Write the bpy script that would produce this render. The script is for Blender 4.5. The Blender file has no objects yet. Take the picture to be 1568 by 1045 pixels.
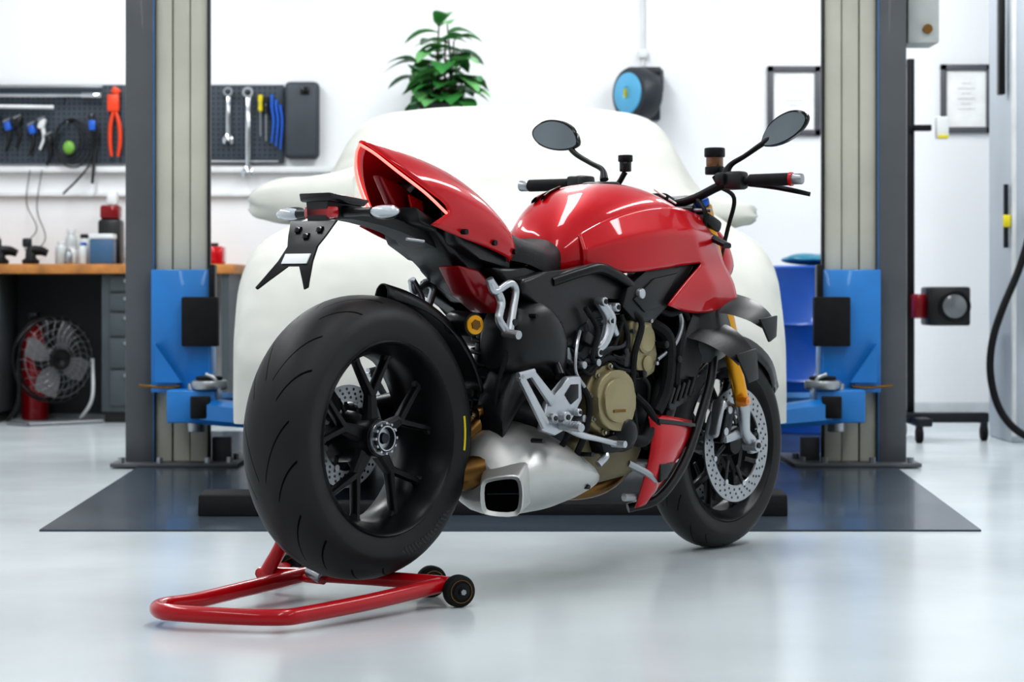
import bpy, bmesh, math, random
from math import sin, cos, pi, radians, atan2
from mathutils import Vector, Matrix, Euler
random.seed(7)
scn = bpy.context.scene
COL = scn.collection
try:
    scn.view_settings.view_transform = 'Standard'
    scn.view_settings.look = 'Medium High Contrast'
except Exception:
    pass

# ------------------------------------------------------------------ materials
def C(h):
    r = [int(h[i:i+2], 16)/255 for i in (0, 2, 4)]
    return tuple((c/12.92 if c <= .04045 else ((c+.055)/1.055)**2.4) for c in r)+(1,)

def mat(name, hexc, rough=.5, metal=0, coat=0, nscale=8, namt=.12, bump=0, bscale=60, emit=0, trans=0, spec=None, alpha=1, rnoise=0, bdist=.01):
    m = bpy.data.materials.new(name); m.use_nodes = True
    nt = m.node_tree; p = nt.nodes['Principled BSDF']
    col = C(hexc)
    tc = nt.nodes.new('ShaderNodeTexCoord')
    nz = nt.nodes.new('ShaderNodeTexNoise'); nz.inputs['Scale'].default_value = nscale; nz.inputs['Detail'].default_value = 4
    nt.links.new(tc.outputs['Object'], nz.inputs['Vector'])
    rp = nt.nodes.new('ShaderNodeValToRGB')
    rp.color_ramp.elements[0].position = .3; rp.color_ramp.elements[1].position = .7
    rp.color_ramp.elements[0].color = tuple(c*(1-namt) for c in col[:3])+(1,)
    rp.color_ramp.elements[1].color = tuple(min(1, c*(1+namt*.4)) for c in col[:3])+(1,)
    nt.links.new(nz.outputs['Fac'], rp.inputs['Fac'])
    nt.links.new(rp.outputs['Color'], p.inputs['Base Color'])
    p.inputs['Roughness'].default_value = rough
    p.inputs['Metallic'].default_value = metal
    p.inputs['Coat Weight'].default_value = coat
    p.inputs['Coat Roughness'].default_value = .04
    if spec is not None: p.inputs['Specular IOR Level'].default_value = spec
    if trans: p.inputs['Transmission Weight'].default_value = trans
    if alpha < 1: p.inputs['Alpha'].default_value = alpha
    if rnoise:
        mr = nt.nodes.new('ShaderNodeMapRange'); mr.inputs['To Min'].default_value = max(0, rough-rnoise); mr.inputs['To Max'].default_value = rough+rnoise
        nt.links.new(nz.outputs['Fac'], mr.inputs['Value']); nt.links.new(mr.outputs['Result'], p.inputs['Roughness'])
    if bump:
        n2 = nt.nodes.new('ShaderNodeTexNoise'); n2.inputs['Scale'].default_value = bscale; n2.inputs['Detail'].default_value = 5 if bdist < .02 else 2
        nt.links.new(tc.outputs['Object'], n2.inputs['Vector'])
        b = nt.nodes.new('ShaderNodeBump'); b.inputs['Strength'].default_value = bump; b.inputs['Distance'].default_value = bdist
        nt.links.new(n2.outputs['Fac'], b.inputs['Height']); nt.links.new(b.outputs['Normal'], p.inputs['Normal'])
    if emit:
        p.inputs['Emission Color'].default_value = col; p.inputs['Emission Strength'].default_value = emit
    return m

RED = mat('red_paint', 'b20012', .33, .1, .85, 4, .05, spec=.15)
REDD = mat('red_dark', '7a0410', .35, .1, .5, spec=.2)
REDST = mat('red_powdercoat', 'a80414', .32, 0, .5, 6, .08, spec=.2)
BLK = mat('black_plastic', '141517', .38, 0, 0, 20, .2, .05, 200, spec=.45)
BLKG = mat('black_gloss', '08090a', .16, 0, .3, spec=.3)
BLKM = mat('black_metal', '141517', .34, .4, 0, 12, .15, spec=.4)
SEATM = mat('seat_vinyl', '17181b', .55, 0, 0, 30, .2, .15, 300, spec=.4)
GREYM = mat('gunmetal', '34373b', .4, .8, 0, 15, .2)
SILV = mat('silver_alloy', 'b4b7bb', .32, .85, 0, 12, .12, .03, 120)
SATIN = mat('satin_silencer', 'bdbdba', .42, .8, 0, 5, .10, .02, 150)
CHROME = mat('chrome', 'd0d3d6', .12, 1, 0)
TAN = mat('magnesium_cover', '948a6b', .42, .45, 0, 10, .12, .03, 200, spec=.3)
TAND = mat('magnesium_case', '6e664f', .5, .5, 0, 10, .2)
GOLD = mat('gold_fork', 'd6980f', .28, .65, .3)
BRASS = mat('brass_pipe', '7a5c34', .3, .95, 0, 8, .3)
AMBER = mat('amber_lens', 'd07a10', .15, 0, .8)
OIL = mat('brake_fluid_pot', '6a4418', .15, 0, .6)
LED = mat('led_strip', 'ff6058', .3, 0, 0, emit=3)
REDLENS = mat('red_lens', '9c0814', .12, 0, .8, emit=.1)
CLEAR = mat('clear_lens', 'c5cacf', .1, 0, .8)
MIRR = mat('mirror_glass', '868c90', .05, 1)
WHITEP = mat('white_label', 'eceeee', .5)
YEL = mat('yellow_mark', 'd8c81c', .5)
TYTXT = mat('tyre_lettering', '2e2f31', .5)
BLUEP = mat('lift_blue', '1a78c0', .38, 0, .2, 5, .15)
CREAM = mat('lift_cream', 'b7b6a9', .5, 0, .1, 3, .14, .04, 30)
DGREY = mat('lift_dark_grey', '505356', .5, 0, .1, 4, .12)
CUP = mat('cabinet_grey', '454d51', .5, 0, 0, 6, .1)
STEEL = mat('steel', 'a0a3a6', .35, .9, 0)
WOOD = mat('bench_wood', 'b57a3e', .55, 0, 0, 14, .35, .05, 40)
PEG = mat('pegboard', '3c454f', .6, 0, 0, 10, .1)
RUB = mat('rubber', '131314', .75, 0, 0, 25, .3, .1, 100, spec=.3)
BLUB = mat('blue_plastic', '1f5fc0', .4)
ORNG = mat('orange_plastic', 'e0451a', .4)
GRNP = mat('green_plastic', '74a845', .4)
WHPL = mat('white_plastic', 'd9dcdd', .45)
LEAF = mat('leaf', '3a7f40', .35, 0, .25, 9, .4)
LEAF2 = mat('leaf_light', '70ad6c', .35, 0, .25, 9, .3)
STEM = mat('stem', '4a3a26', .8)
POT = mat('pot', '2a2c2e', .5)
REEL = mat('reel_dark', '2c3136', .45)
CYAN = mat('reel_blue', '5aa6cd', .4)
GLASSY = mat('jar_plastic', 'cfd6d8', .15, 0, .5, alpha=.75)
FRAMEM = mat('frame_dark', '55565c', .45)
PAPER = mat('paper', 'eff0ee', .6)
TEAL = mat('teal_bag', '1d6f88', .35)
BARREL = mat('barrel_blue', '124fa8', .35, 0, .3)
CARTYRE = mat('car_tyre', '141415', .8)
LGREY = mat('light_grey_metal', 'b6bcc2', .45, 0, .1, 3, .06)

def tyre_mat(name, N, k, ymin, ymax):
    m = mat(name, '1b1b1c', .52, 0, 0, 20, .15, spec=.35)
    nt = m.node_tree; L = nt.links; p = nt.nodes['Principled BSDF']
    tc = nt.nodes.new('ShaderNodeTexCoord'); sx = nt.nodes.new('ShaderNodeSeparateXYZ'); L.new(tc.outputs['Object'], sx.inputs[0])
    def M(op, a, b=None):
        n = nt.nodes.new('ShaderNodeMath'); n.operation = op
        for i, q in enumerate((a, b)):
            if q is None: continue
            if isinstance(q, (int, float)): n.inputs[i].default_value = q
            else: L.new(q, n.inputs[i])
        return n.outputs[0]
    ang = M('ARCTAN2', sx.outputs['Z'], sx.outputs['X'])
    ay = M('ABSOLUTE', sx.outputs['Y'])
    bend = M('MULTIPLY', M('MULTIPLY', ay, ay), 60)
    def groove(off, kk, w, lo, hi, NN):
        t = M('FRACT', M('ADD', M('ADD', M('MULTIPLY', ang, NN/(2*pi)), M('SUBTRACT', M('MULTIPLY', ay, kk), bend)), off+10))
        return M('MULTIPLY', M('LESS_THAN', t, w), M('MULTIPLY', M('GREATER_THAN', ay, lo), M('LESS_THAN', ay, hi)))
    g = M('MAXIMUM', groove(0, k, .032, ymin, ymax*.82, N), groove(.5, k, .032, ymin+.025, ymax, N))
    mx = nt.nodes.new('ShaderNodeMixRGB'); L.new(g, mx.inputs[0])
    src = p.inputs['Base Color'].links[0].from_socket
    L.new(src, mx.inputs[1]); mx.inputs[2].default_value = (.001, .001, .001, 1)
    L.new(mx.outputs[0], p.inputs['Base Color'])
    sp = M('ADD', M('MULTIPLY', M('SUBTRACT', 1.0, g), .32), .05); L.new(sp, p.inputs['Specular IOR Level'])
    b = nt.nodes.new('ShaderNodeBump'); b.inputs['Strength'].default_value = .6; b.inputs['Distance'].default_value = .004; b.invert = True
    L.new(g, b.inputs['Height']); L.new(b.outputs['Normal'], p.inputs['Normal'])
    return m
TYRER = tyre_mat('rear_tyre_rubber', 9, 15, .010, .086)
TYREF = tyre_mat('front_tyre_rubber', 10, 18, .006, .05)

# ------------------------------------------------------------------ geometry kit
def V(*a): return Vector(a[0] if len(a) == 1 else a)

def cr(pts, res, cyc=False):
    pts = [Vector(p) for p in pts]; n = len(pts)
    if n < 3 and not cyc: 
        return [pts[0].lerp(pts[1], i/res) for i in range(res)]+[pts[1]] if res > 1 else pts
    out = []
    rng = n if cyc else n-1
    for i in range(rng):
        if cyc: p0, p1, p2, p3 = pts[(i-1) % n], pts[i], pts[(i+1) % n], pts[(i+2) % n]
        else:
            p1, p2 = pts[i], pts[i+1]
            p0 = pts[i-1] if i > 0 else p1*2-p2
            p3 = pts[i+2] if i+2 < n else p2*2-p1
        for j in range(res):
            t = j/res
            out.append(.5*((2*p1)+(-p0+p2)*t+(2*p0-5*p1+4*p2-p3)*t*t+(-p0+3*p1-3*p2+p3)*t**3))
    if not cyc: out.append(pts[-1].copy())
    return out

class G:
    """accumulates parts into one mesh object"""
    def __init__(s, name, parent=None, flip=False, origin=None, world=False):
        s.name, s.parent, s.flip, s.origin, s.world = name, parent, flip, origin, world
        s.v, s.f, s.mi, s.mats = [], [], [], []
    def add(s, vs, fs, m):
        if m not in s.mats: s.mats.append(m)
        k = s.mats.index(m); o = len(s.v)
        s.v += [Vector(q) for q in vs]
        for f in fs: s.f.append([i+o for i in f]); s.mi.append(k)
        return s
    def bm(s, b, m, M=None):
        b.verts.index_update()
        vs = [(M @ q.co) if M else q.co.copy() for q in b.verts]
        fs = [[q.index for q in f.verts] for f in b.faces]
        b.free(); return s.add(vs, fs, m)
    def box(s, c, size, m, rot=(0, 0, 0), bev=0, seg=2):
        b = bmesh.new(); bmesh.ops.create_cube(b, size=1)
        for q in b.verts: q.co = Vector((q.co.x*size[0], q.co.y*size[1], q.co.z*size[2]))
        if bev: bmesh.ops.bevel(b, geom=b.edges[:], offset=bev, segments=seg, affect='EDGES', profile=.5)
        return s.bm(b, m, Matrix.Translation(c) @ Euler(rot).to_matrix().to_4x4())
    def lathe(s, c, axis, prof, m, seg=40, closed=False, caps=True):
        c = Vector(c); ax = Vector(axis).normalized()
        e1 = ax.orthogonal().normalized(); e2 = ax.cross(e1)
        vs, fs = [], []
        for a, r in prof:
            for j in range(seg):
                t = 2*pi*j/seg
                vs.append(c+ax*a+(e1*cos(t)+e2*sin(t))*r)
        n = len(prof)
        for i in range(n if closed else n-1):
            k = (i+1) % n
            for j in range(seg):
                j2 = (j+1) % seg
                fs.append([i*seg+j, i*seg+j2, k*seg+j2, k*seg+j])
        if caps and not closed:
            if prof[0][1] > 1e-4: fs.append(list(range(seg)))
            if prof[-1][1] > 1e-4: fs.append([(n-1)*seg+j for j in range(seg)])
        return s.add(vs, fs, m)
    def cyl(s, p0, p1, r, m, r1=None, seg=20, bev=0):
        p0, p1 = Vector(p0), Vector(p1); L = (p1-p0).length; r1 = r if r1 is None else r1
        if bev: pr = [(0, r-bev), (bev*.3, r-bev*.3), (bev, r), (L-bev, r1), (L-bev*.3, r1-bev*.3), (L, r1-bev)]
        else: pr = [(0, r), (L, r1)]
        return s.lathe(p0, p1-p0, pr, m, seg)
    def tube(s, pts, r, m, seg=10, res=6, cyc=False, smooth=True, flat=1.0):
        P = cr(pts, res, cyc) if smooth and len(pts) > 2 else [Vector(p) for p in pts]
        n = len(P); rr = r if isinstance(r, (list, tuple)) else None
        vs, fs = [], []; prev = None
        for i, p in enumerate(P):
            t = (P[(i+1) % n]-P[i-1]) if cyc else (P[min(i+1, n-1)]-P[max(i-1, 0)])
            t.normalize()
            if prev is None: e1 = t.orthogonal().normalized()
            else:
                e1 = prev-t*prev.dot(t)
                e1 = e1.normalized() if e1.length > 1e-6 else t.orthogonal().normalized()
            prev = e1; e2 = t.cross(e1)
            if rr:
                x = i/(n-1)*(len(rr)-1); a = int(min(x, len(rr)-2)); R = rr[a]+(rr[a+1]-rr[a])*(x-a)
            else: R = r
            for j in range(seg):
                q = 2*pi*j/seg; vs.append(p+(e1*cos(q)+e2*sin(q)*flat)*R)
        for i in range(n if cyc else n-1):
            k = (i+1) % n
            for j in range(seg):
                j2 = (j+1) % seg; fs.append([i*seg+j, i*seg+j2, k*seg+j2, k*seg+j])
        if not cyc: fs.append(list(range(seg))); fs.append([(n-1)*seg+j for j in range(seg)])
        return s.add(vs, fs, m)
    def plate(s, pts, fn, d0, d1, m, bev=0, seg=2):
        b = bmesh.new()
        A = [b.verts.new(fn(x, y, d0)) for x, y in pts]; B = [b.verts.new(fn(x, y, d1)) for x, y in pts]
        n = len(pts); b.faces.new(A); b.faces.new(B[::-1])
        for i in range(n): b.faces.new([A[i], B[i], B[(i+1) % n], A[(i+1) % n]])
        if bev: bmesh.ops.bevel(b, geom=b.edges[:], offset=bev, segments=seg, affect='EDGES', profile=.5, clamp_overlap=True)
        return s.bm(b, m)
    def loft(s, secs, m, ra=3, rb=3, cyc=False, cap=False):
        rows = [cr(q, ra, cyc) for q in secs]
        n = len(rows[0]); cols = [cr([r[j] for r in rows], rb) for j in range(n)]
        R = len(cols[0]); vs = [cols[j][i] for i in range(R) for j in range(n)]
        fs = []
        for i in range(R-1):
            for j in range(n if cyc else n-1):
                j2 = (j+1) % n; fs.append([i*n+j, i*n+j2, (i+1)*n+j2, (i+1)*n+j])
        if cap: fs.append(list(range(n))); fs.append([(R-1)*n+j for j in range(n)])
        return s.add(vs, fs, m)
    def panel(s, A, B, m, bulge=.01, sgn=1, res=4, cs=5):
        A = cr(A, res); B = cr(B, res); vs, fs = [], []
        for a, b in zip(A, B):
            for j in range(cs+1):
                t = j/cs; q = a.lerp(b, t); q = q+Vector((0, sgn*bulge*4*t*(1-t), 0)); vs.append(q)
        n = cs+1
        for i in range(len(A)-1):
            for j in range(cs): fs.append([i*n+j, i*n+j+1, (i+1)*n+j+1, (i+1)*n+j])
        return s.add(vs, fs, m)
    def ell(s, c, r, m, seg=20, rings=12, rot=(0, 0, 0)):
        b = bmesh.new(); bmesh.ops.create_uvsphere(b, u_segments=seg, v_segments=rings, radius=1)
        return s.bm(b, m, Matrix.Translation(c) @ Euler(rot).to_matrix().to_4x4() @ Matrix.Diagonal((r[0], r[1], r[2], 1)))
    def bar(s, p0, p1, w0, w1, t, axis, m, t1=None):
        p0, p1 = Vector(p0), Vector(p1); ax = Vector(axis).normalized(); d = (p1-p0).normalized(); w = d.cross(ax).normalized()
        t1 = t if t1 is None else t1; vs = []
        for p, ww, tt in ((p0, w0, t), (p1, w1, t1)):
            for a, b in ((-1, -.6), (-.6, -1), (.6, -1), (1, -.6), (1, .6), (.6, 1), (-.6, 1), (-1, .6)):
                vs.append(p+w*a*ww/2+ax*b*tt/2)
        fs = [[j, (j+1) % 8, 8+(j+1) % 8, 8+j] for j in range(8)]+[list(range(8)), list(range(8, 16))]
        return s.add(vs, fs, m)
    def done(s, ang=38, solid=0, name=None, sub=0, crease=None):
        o = Vector(s.origin) if s.origin is not None else Vector((0, 0, 0))
        if s.parent is None and s.origin is None:
            xs = [q.x for q in s.v]; ys = [q.y for q in s.v]; zs = [q.z for q in s.v]
            o = Vector(((min(xs)+max(xs))/2, (min(ys)+max(ys))/2, min(zs)))
        vs = [q-o for q in s.v]
        if s.flip:
            vs = [Vector((q.x, -q.y, q.z)) for q in vs]; o = Vector((o.x, -o.y, o.z))
        me = bpy.data.meshes.new(s.name); me.from_pydata(vs, [], s.f); 
        for m in s.mats: me.materials.append(m)
        me.polygons.foreach_set('material_index', s.mi)
        b = bmesh.new(); b.from_mesh(me); bmesh.ops.recalc_face_normals(b, faces=b.faces[:])
        if crease:
            lay = b.edges.layers.float.new('crease_edge')
            for e in b.edges:
                pr = tuple(sorted((e.verts[0].index, e.verts[1].index)))
                if pr in crease: e[lay] = crease[pr]
        b.to_mesh(me); b.free()
        me.polygons.foreach_set('use_smooth', [True]*len(me.polygons))
        if not sub:
            try: me.set_sharp_from_angle(angle=radians(ang))
            except Exception: pass
        ob = bpy.data.objects.new(s.name, me); COL.objects.link(ob); ob.location = o
        if s.parent is not None:
            ob.parent = s.parent
            if s.world: ob.matrix_parent_inverse = Matrix.Translation(s.parent.location).inverted()
        if sub:
            md = ob.modifiers.new('subdivision', 'SUBSURF'); md.levels = sub; md.render_levels = sub; md.boundary_smooth = 'PRESERVE_CORNERS'
        if solid:
            md = ob.modifiers.new('thickness', 'SOLIDIFY'); md.thickness = solid; md.offset = -1
        return ob

def empty(name, loc, rz=0):
    e = bpy.data.objects.new(name, None); e.empty_display_size = .2; e.location = loc; e.rotation_euler = (0, 0, rz); COL.objects.link(e); return e

XZ = lambda a, b, d: (a, d, b)      # outline in x/z, extrude along y

# ------------------------------------------------------------------ room
def room():
    m = mat('epoxy_floor', 'c9d1d4', .2, 0, 0, 1.2, .08, .012, 6, rnoise=.08, spec=.5)
    nt = m.node_tree; p = nt.nodes['Principled BSDF']
    tc = nt.nodes.new('ShaderNodeTexCoord'); mp = nt.nodes.new('ShaderNodeMapping'); mp.inputs['Scale'].default_value = (1, 3, 1)
    nz = nt.nodes.new('ShaderNodeTexNoise'); nz.inputs['Scale'].default_value = 9; nz.inputs['Detail'].default_value = 9; nz.inputs['Roughness'].default_value = .75
    nt.links.new(tc.outputs['Object'], mp.inputs[0]); nt.links.new(mp.outputs[0], nz.inputs['Vector'])
    rp = nt.nodes.new('ShaderNodeValToRGB'); rp.color_ramp.elements[0].position = .68; rp.color_ramp.elements[0].color = (0, 0, 0, 1)
    rp.color_ramp.elements[1].position = .74; rp.color_ramp.elements[1].color = (1, 1, 1, 1)
    nt.links.new(nz.outputs['Fac'], rp.inputs[0])
    mx = nt.nodes.new('ShaderNodeMixRGB'); mx.inputs[2].default_value = C('8f8f88')
    src = p.inputs['Base Color'].links[0].from_socket
    nt.links.new(rp.outputs[0], mx.inputs[0]); nt.links.new(src, mx.inputs[1]); nt.links.new(mx.outputs[0], p.inputs['Base Color'])
    g = G('floor'); g.box((-.1, 5.4, -.05), (8.2, 15.4, .1), m); g.done()
    w = mat('painted_wall', 'e6e8ea', .6, 0, 0, 2, .03)
    nt = w.node_tree; p = nt.nodes['Principled BSDF']
    tc = nt.nodes.new('ShaderNodeTexCoord'); mp = nt.nodes.new('ShaderNodeMapping'); mp.inputs['Rotation'].default_value = (pi/2, 0, 0)
    br = nt.nodes.new('ShaderNodeTexBrick'); br.inputs['Scale'].default_value = 4.2; br.inputs['Mortar Size'].default_value = .012; br.inputs['Mortar Smooth'].default_value = .8
    nt.links.new(tc.outputs['Object'], mp.inputs[0]); nt.links.new(mp.outputs[0], br.inputs['Vector'])
    b = nt.nodes.new('ShaderNodeBump'); b.invert = True; b.inputs['Strength'].default_value = .22; b.inputs['Distance'].default_value = .008
    nt.links.new(br.outputs['Fac'], b.inputs['Height']); nt.links.new(b.outputs['Normal'], p.inputs['Normal'])
    g = G('wall_back'); g.box((-.1, 13.02, 1.65), (8.2, .14, 3.3), w); g.done()
    g = G('wall_left'); g.box((-4.15, 5.4, 1.65), (.1, 15.1, 3.3), w); g.done()
    g = G('wall_right'); g.box((3.95, 5.4, 1.65), (.1, 15.1, 3.3), w); g.done()
    g = G('ceiling'); g.box((-.1, 5.4, 3.36), (8.2, 15.4, .1), mat('ceiling_paint', 'dcdee0', .8)); g.done()
    g = G('baseboard_back'); g.box((-.1, 12.935, .045), (7.9, .03, .09), mat('baseboard', 'c3c8cb', .5), bev=.004); g.done()
    g = G('trim_1'); g.box((-2.35, 12.92, 1.445), (3.2, .06, .035), WHPL, bev=.004); g.done()
    g = G('trim_2'); g.box((-2.3, 12.93, 1.30), (3.3, .04, .022), WHPL, bev=.003); g.done()
    for i, x in enumerate((-2.4, 0, 2.3)):
        for j, y in enumerate((2.2, 6.4, 10.6)):
            g = G('ceiling_light'); g.box((x, y, 3.285), (.34, 3.1, .05), WHPL, bev=.005)
            g.done()
            l = bpy.data.lights.new('tube_light', 'AREA'); l.shape = 'RECTANGLE'; l.size = .3; l.size_y = 3.0; l.energy = (30, 50, 63)[j]; l.color = (.985, .99, 1)
            o = bpy.data.objects.new('tube_light', l); COL.objects.link(o); o.location = (x, y, 3.25)
room()
wd = bpy.data.worlds.new('w'); scn.world = wd; wd.use_nodes = True
wd.node_tree.nodes['Background'].inputs[0].default_value = (.95, .98, 1, 1); wd.node_tree.nodes['Background'].inputs[1].default_value = .35

MATM = mat('mat_rubber', '3f4953', .24, 0, .15, 1.5, .18, .02, 12, rnoise=.08, spec=.4)
g = G('floor_mat'); pts = [(-1.456, 6.83), (1.445, 6.83), (1.60, 9.2), (1.66, 11.6), (-1.62, 11.6), (-1.56, 9.2)]
g.plate(pts, lambda a, b, d: (a, b, d), .0, .006, MATM); g.done()

# ------------------------------------------------------------------ motorcycle
BIKE = empty('motorcycle', (-.358, 5.258, 0), radians(51))
def P(name, origin=None): return G(name, BIKE, flip=True, origin=origin)

def wheel(name, c, R, hw, rimr, hubr, tyremat, rear):
    cx, cz = c
    g = P(name+'_tyre', (cx, 0, cz))
    k = R-rimr
    half = [(0, R), (hw*.22, R-.001), (hw*.45, R-k*.06), (hw*.68, R-k*.17), (hw*.87, R-k*.33), (hw*.965, R-k*.47), (hw*1.0, R-k*.58), (hw*.985, R-k*.76), (hw*.94, R-k*.92), (hw*.89, rimr-.004)]
    prof = [(-a, r) for a, r in half[::-1]]+half[1:]
    pr = [(q.x, q.y) for q in cr([(a, r, 0) for a, r in prof], 3)]
    g.lathe((cx, 0, cz), (0, 1, 0), pr, tyremat, 96, caps=False)
    g.done(60)
    g = P(name+'_rim', (cx, 0, cz)); w = hw*.90
    pr = [(w, rimr+.002), (w+.005, rimr-.003), (w, rimr-.009), (w*.85, rimr-.013), (w*.55, rimr-.032), (0, rimr-.038), (-w*.55, rimr-.032), (-w*.85, rimr-.013), (-w, rimr-.009), (-w-.005, rimr-.003), (-w, rimr+.002), (-w*.6, rimr-.008), (0, rimr-.022), (w*.6, rimr-.008)]
    g.lathe((cx, 0, cz), (0, 1, 0), pr, BLKM, 80, closed=True)
    for i in range(5):
        a = 2*pi*i/5+.35
        def pt(r, t, y): return (cx+cos(t)*r, y, cz+sin(t)*r)
        vh = hw*.30 if rear else hw*.2
        g.bar(pt(hubr*.7, a, vh), pt(rimr*.46, a, vh*1.05), .040, .026, .034, (0, 1, 0), BLKM, .024)
        for s_ in (1, -1):
            g.bar(pt(rimr*.43, a, vh*1.05), pt(rimr-.024, a+s_*.30, vh*1.2), .020, .014, .026, (0, 1, 0), BLKM, .022)
            g.bar(pt(rimr*.80, a+s_*.25, vh*1.15), pt(rimr-.022, a+s_*.31, vh*1.2), .012, .034, .02, (0, 1, 0), BLKM)
    return g

RZ = .396
g = wheel('rear_wheel', (0, RZ), .337, .101, .231, .05, TYRER, True)
g.lathe((0, 0, RZ), (0, 1, 0), [(-.10, .04), (-.09, .065), (-.03, .06), (.01, .045), (.045, .048), (.06, .044), (.064, .036)], BLKM, 32)
g.done()
g = P('rear_hub_nut')
g.lathe((0, 0, RZ), (0, 1, 0), [(.058, .042), (.066, .042), (.068, .038), (.070, .033), (.080, .033), (.082, .027), (.070, .024), (.070, .014), (.078, .012), (.078, 0)], GREYM, 32)
g.lathe((0, 0, RZ), (0, 1, 0), [(.0655, .040), (.0705, .040), (.0705, .0345)], SILV, 32)
g.lathe((0, 0, RZ), (0, 1, 0), [(.080, .031), (.0835, .030), (.0835, .027)], SILV, 32, caps=False)
for i in range(12):
    a = 2*pi*i/12; g.box((cos(a)*.036, .077, RZ+sin(a)*.036), (.005, .012, .006), SILV, (0, -a, 0))
g.done()
g = P('rear_brake_disc')
def disc(g, cx, cz, y, r0, r1, m=STEEL, n=30, car=BLKM, cr_=.05):
    g.lathe((cx, y, cz), (0, 1, 0), [(-.0025, r0), (.0025, r0), (.0025, r1), (-.0025, r1)], m, 72, closed=True)
    for i in range(n):
        for kq, rr in enumerate((.25, .5, .75)):
            a = 2*pi*(i+kq*.33)/n; r = r0+(r1-r0)*rr
            g.cyl((cx+cos(a)*r, y-.0032, cz+sin(a)*r), (cx+cos(a)*r, y+.0032, cz+sin(a)*r), .0036, BLKG, seg=8)
    for i in range(8):
        a = 2*pi*i/8
        g.bar((cx+cos(a)*cr_, y, cz+sin(a)*cr_), (cx+cos(a+.3)*(r0+.004), y, cz+sin(a+.3)*(r0+.004)), .012, .014, .005, (0, 1, 0), car)
        g.cyl((cx+cos(a+.3)*r0, y-.005, cz+sin(a+.3)*r0), (cx+cos(a+.3)*r0, y+.005, cz+sin(a+.3)*r0), .008, SILV, seg=12)
disc(g, 0, RZ, -.045, .083, .123)
g.lathe((0, -.12, RZ), (0, 1, 0), [(-.003, .06), (.003, .06), (.003, .108), (-.003, .108)], GREYM, 42, closed=True)
g.box((-.07, -.05, RZ+.08), (.07, .05, .06), BLKM, (0, .8, 0), bev=.01)
g.done()
g = P('tyre_marking')
g.tube([(cos(a)*.262, .1012, RZ+sin(a)*.262) for a in [(-.16+.04*i) for i in range(9)]], .003, YEL, 6, 2)
for i in range(16):
    a = radians(-82+i*2.6); r = .272; h = .010 if i % 5 else .004
    g.bar((cos(a-.02)*(r-h), .1008, RZ+sin(a-.02)*(r-h)), (cos(a+.02)*(r+h), .0995, RZ+sin(a+.02)*(r+h)), .0035, .0035, .003, (0, 1, 0), TYTXT)
g.done()

FX, FZ = 1.505, .30
g = wheel('front_wheel', (FX, FZ), .30, .06, .224, .035, TYREF, False)
g.lathe((FX, 0, FZ), (0, 1, 0), [(-.07, .028), (-.05, .035), (.05, .035), (.07, .028)], BLKM, 28)
g.done()
g = P('front_brake_discs')
for s_ in (1, -1): disc(g, FX, FZ, .072*s_, .118, .165, cr_=.06)
g.done()
g = P('front_calipers')
for s_ in (1, -1):
    y = .088*s_
    g.box((FX-.115, y, FZ+.075), (.05, .05, .12), SILV, (0, .35, 0), bev=.016, seg=3)
    g.box((FX-.10, y+.020*s_, FZ+.08), (.032, .028, .08), GREYM, (0, .35, 0), bev=.01)
    g.box((FX-.128, y+.018*s_, FZ+.06), (.018, .03, .10), BLKM, (0, .35, 0), bev=.006)
    for q in (-.03, .03): g.cyl((FX-.115+q*.35, y+.02*s_, FZ+.075+q), (FX-.115+q*.35, y+.035*s_, FZ+.075+q), .012, SILV, seg=16, bev=.003)
g.done()
g = P('front_fork')
FT = Vector((1.262, 0, .965)); FBm = Vector((1.492, 0, .33))
def fk(t, v): q = FBm.lerp(FT, t); return (q.x, v, q.z)
CAPB = mat('fork_cap', '2f62b8', .3, .7)
for s_ in (1, -1):
    v = .122*s_
    g.cyl(fk(.14, v), fk(.45, v), .0215, GOLD, seg=24)
    g.cyl(fk(.42, v), fk(1.02, v), .027, GOLD, seg=24, bev=.004)
    g.cyl(fk(1.02, v), fk(1.05, v), .022, CAPB, seg=20, bev=.003)
    g.tube([fk(.17, v), fk(.12, v), (FX-.03, v, FZ+.04), (FX, v, FZ+.01), (FX+.01, v, FZ-.02)], [.023, .021, .015, .018, .016], SILV, 14)
    g.bar((FX-.01, v-.01*s_, FZ+.04), (FX-.10, .10*s_, FZ+.02), .03, .02, .012, (0, 1, 0), SILV)
    g.bar((FX-.02, v-.01*s_, FZ+.09), (FX-.10, .10*s_, FZ+.12), .03, .02, .012, (0, 1, 0), SILV)
    g.cyl((FX, v-.02, FZ), (FX, v+.026, FZ), .017, SILV, seg=20)
    g.cyl((FX, v+.024, FZ), (FX, v+.030, FZ), .009, BLKG, seg=6)
for t, m in ((.95, BLKM), (.70, BLKM)):
    q = fk(t, 0); g.box((q[0]-.01, 0, q[2]), (.085, .32, .035), m, (0, .36, 0), bev=.012, seg=3)
g.cyl((1.175, 0, .78), (1.13, 0, .96), .035, BLKM, seg=20)
g.done()
g = P('front_mudguard')
secs = []
for i in range(7):
    a = radians(30+i*18); rr = .322
    w = .062 if 0 < i < 6 else .045
    secs.append([(FX+cos(a)*(rr-.055), -w-.008, FZ+sin(a)*(rr-.055)), (FX+cos(a)*(rr-.008), -w, FZ+sin(a)*(rr-.008)), (FX+cos(a)*rr, -w*.5, FZ+sin(a)*rr), (FX+cos(a)*(rr+.004), 0, FZ+sin(a)*(rr+.004)), (FX+cos(a)*rr, w*.5, FZ+sin(a)*rr), (FX+cos(a)*(rr-.008), w, FZ+sin(a)*(rr-.008)), (FX+cos(a)*(rr-.055), w+.008, FZ+sin(a)*(rr-.055))])
g.loft(secs, BLKG, 2, 3)
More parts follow.
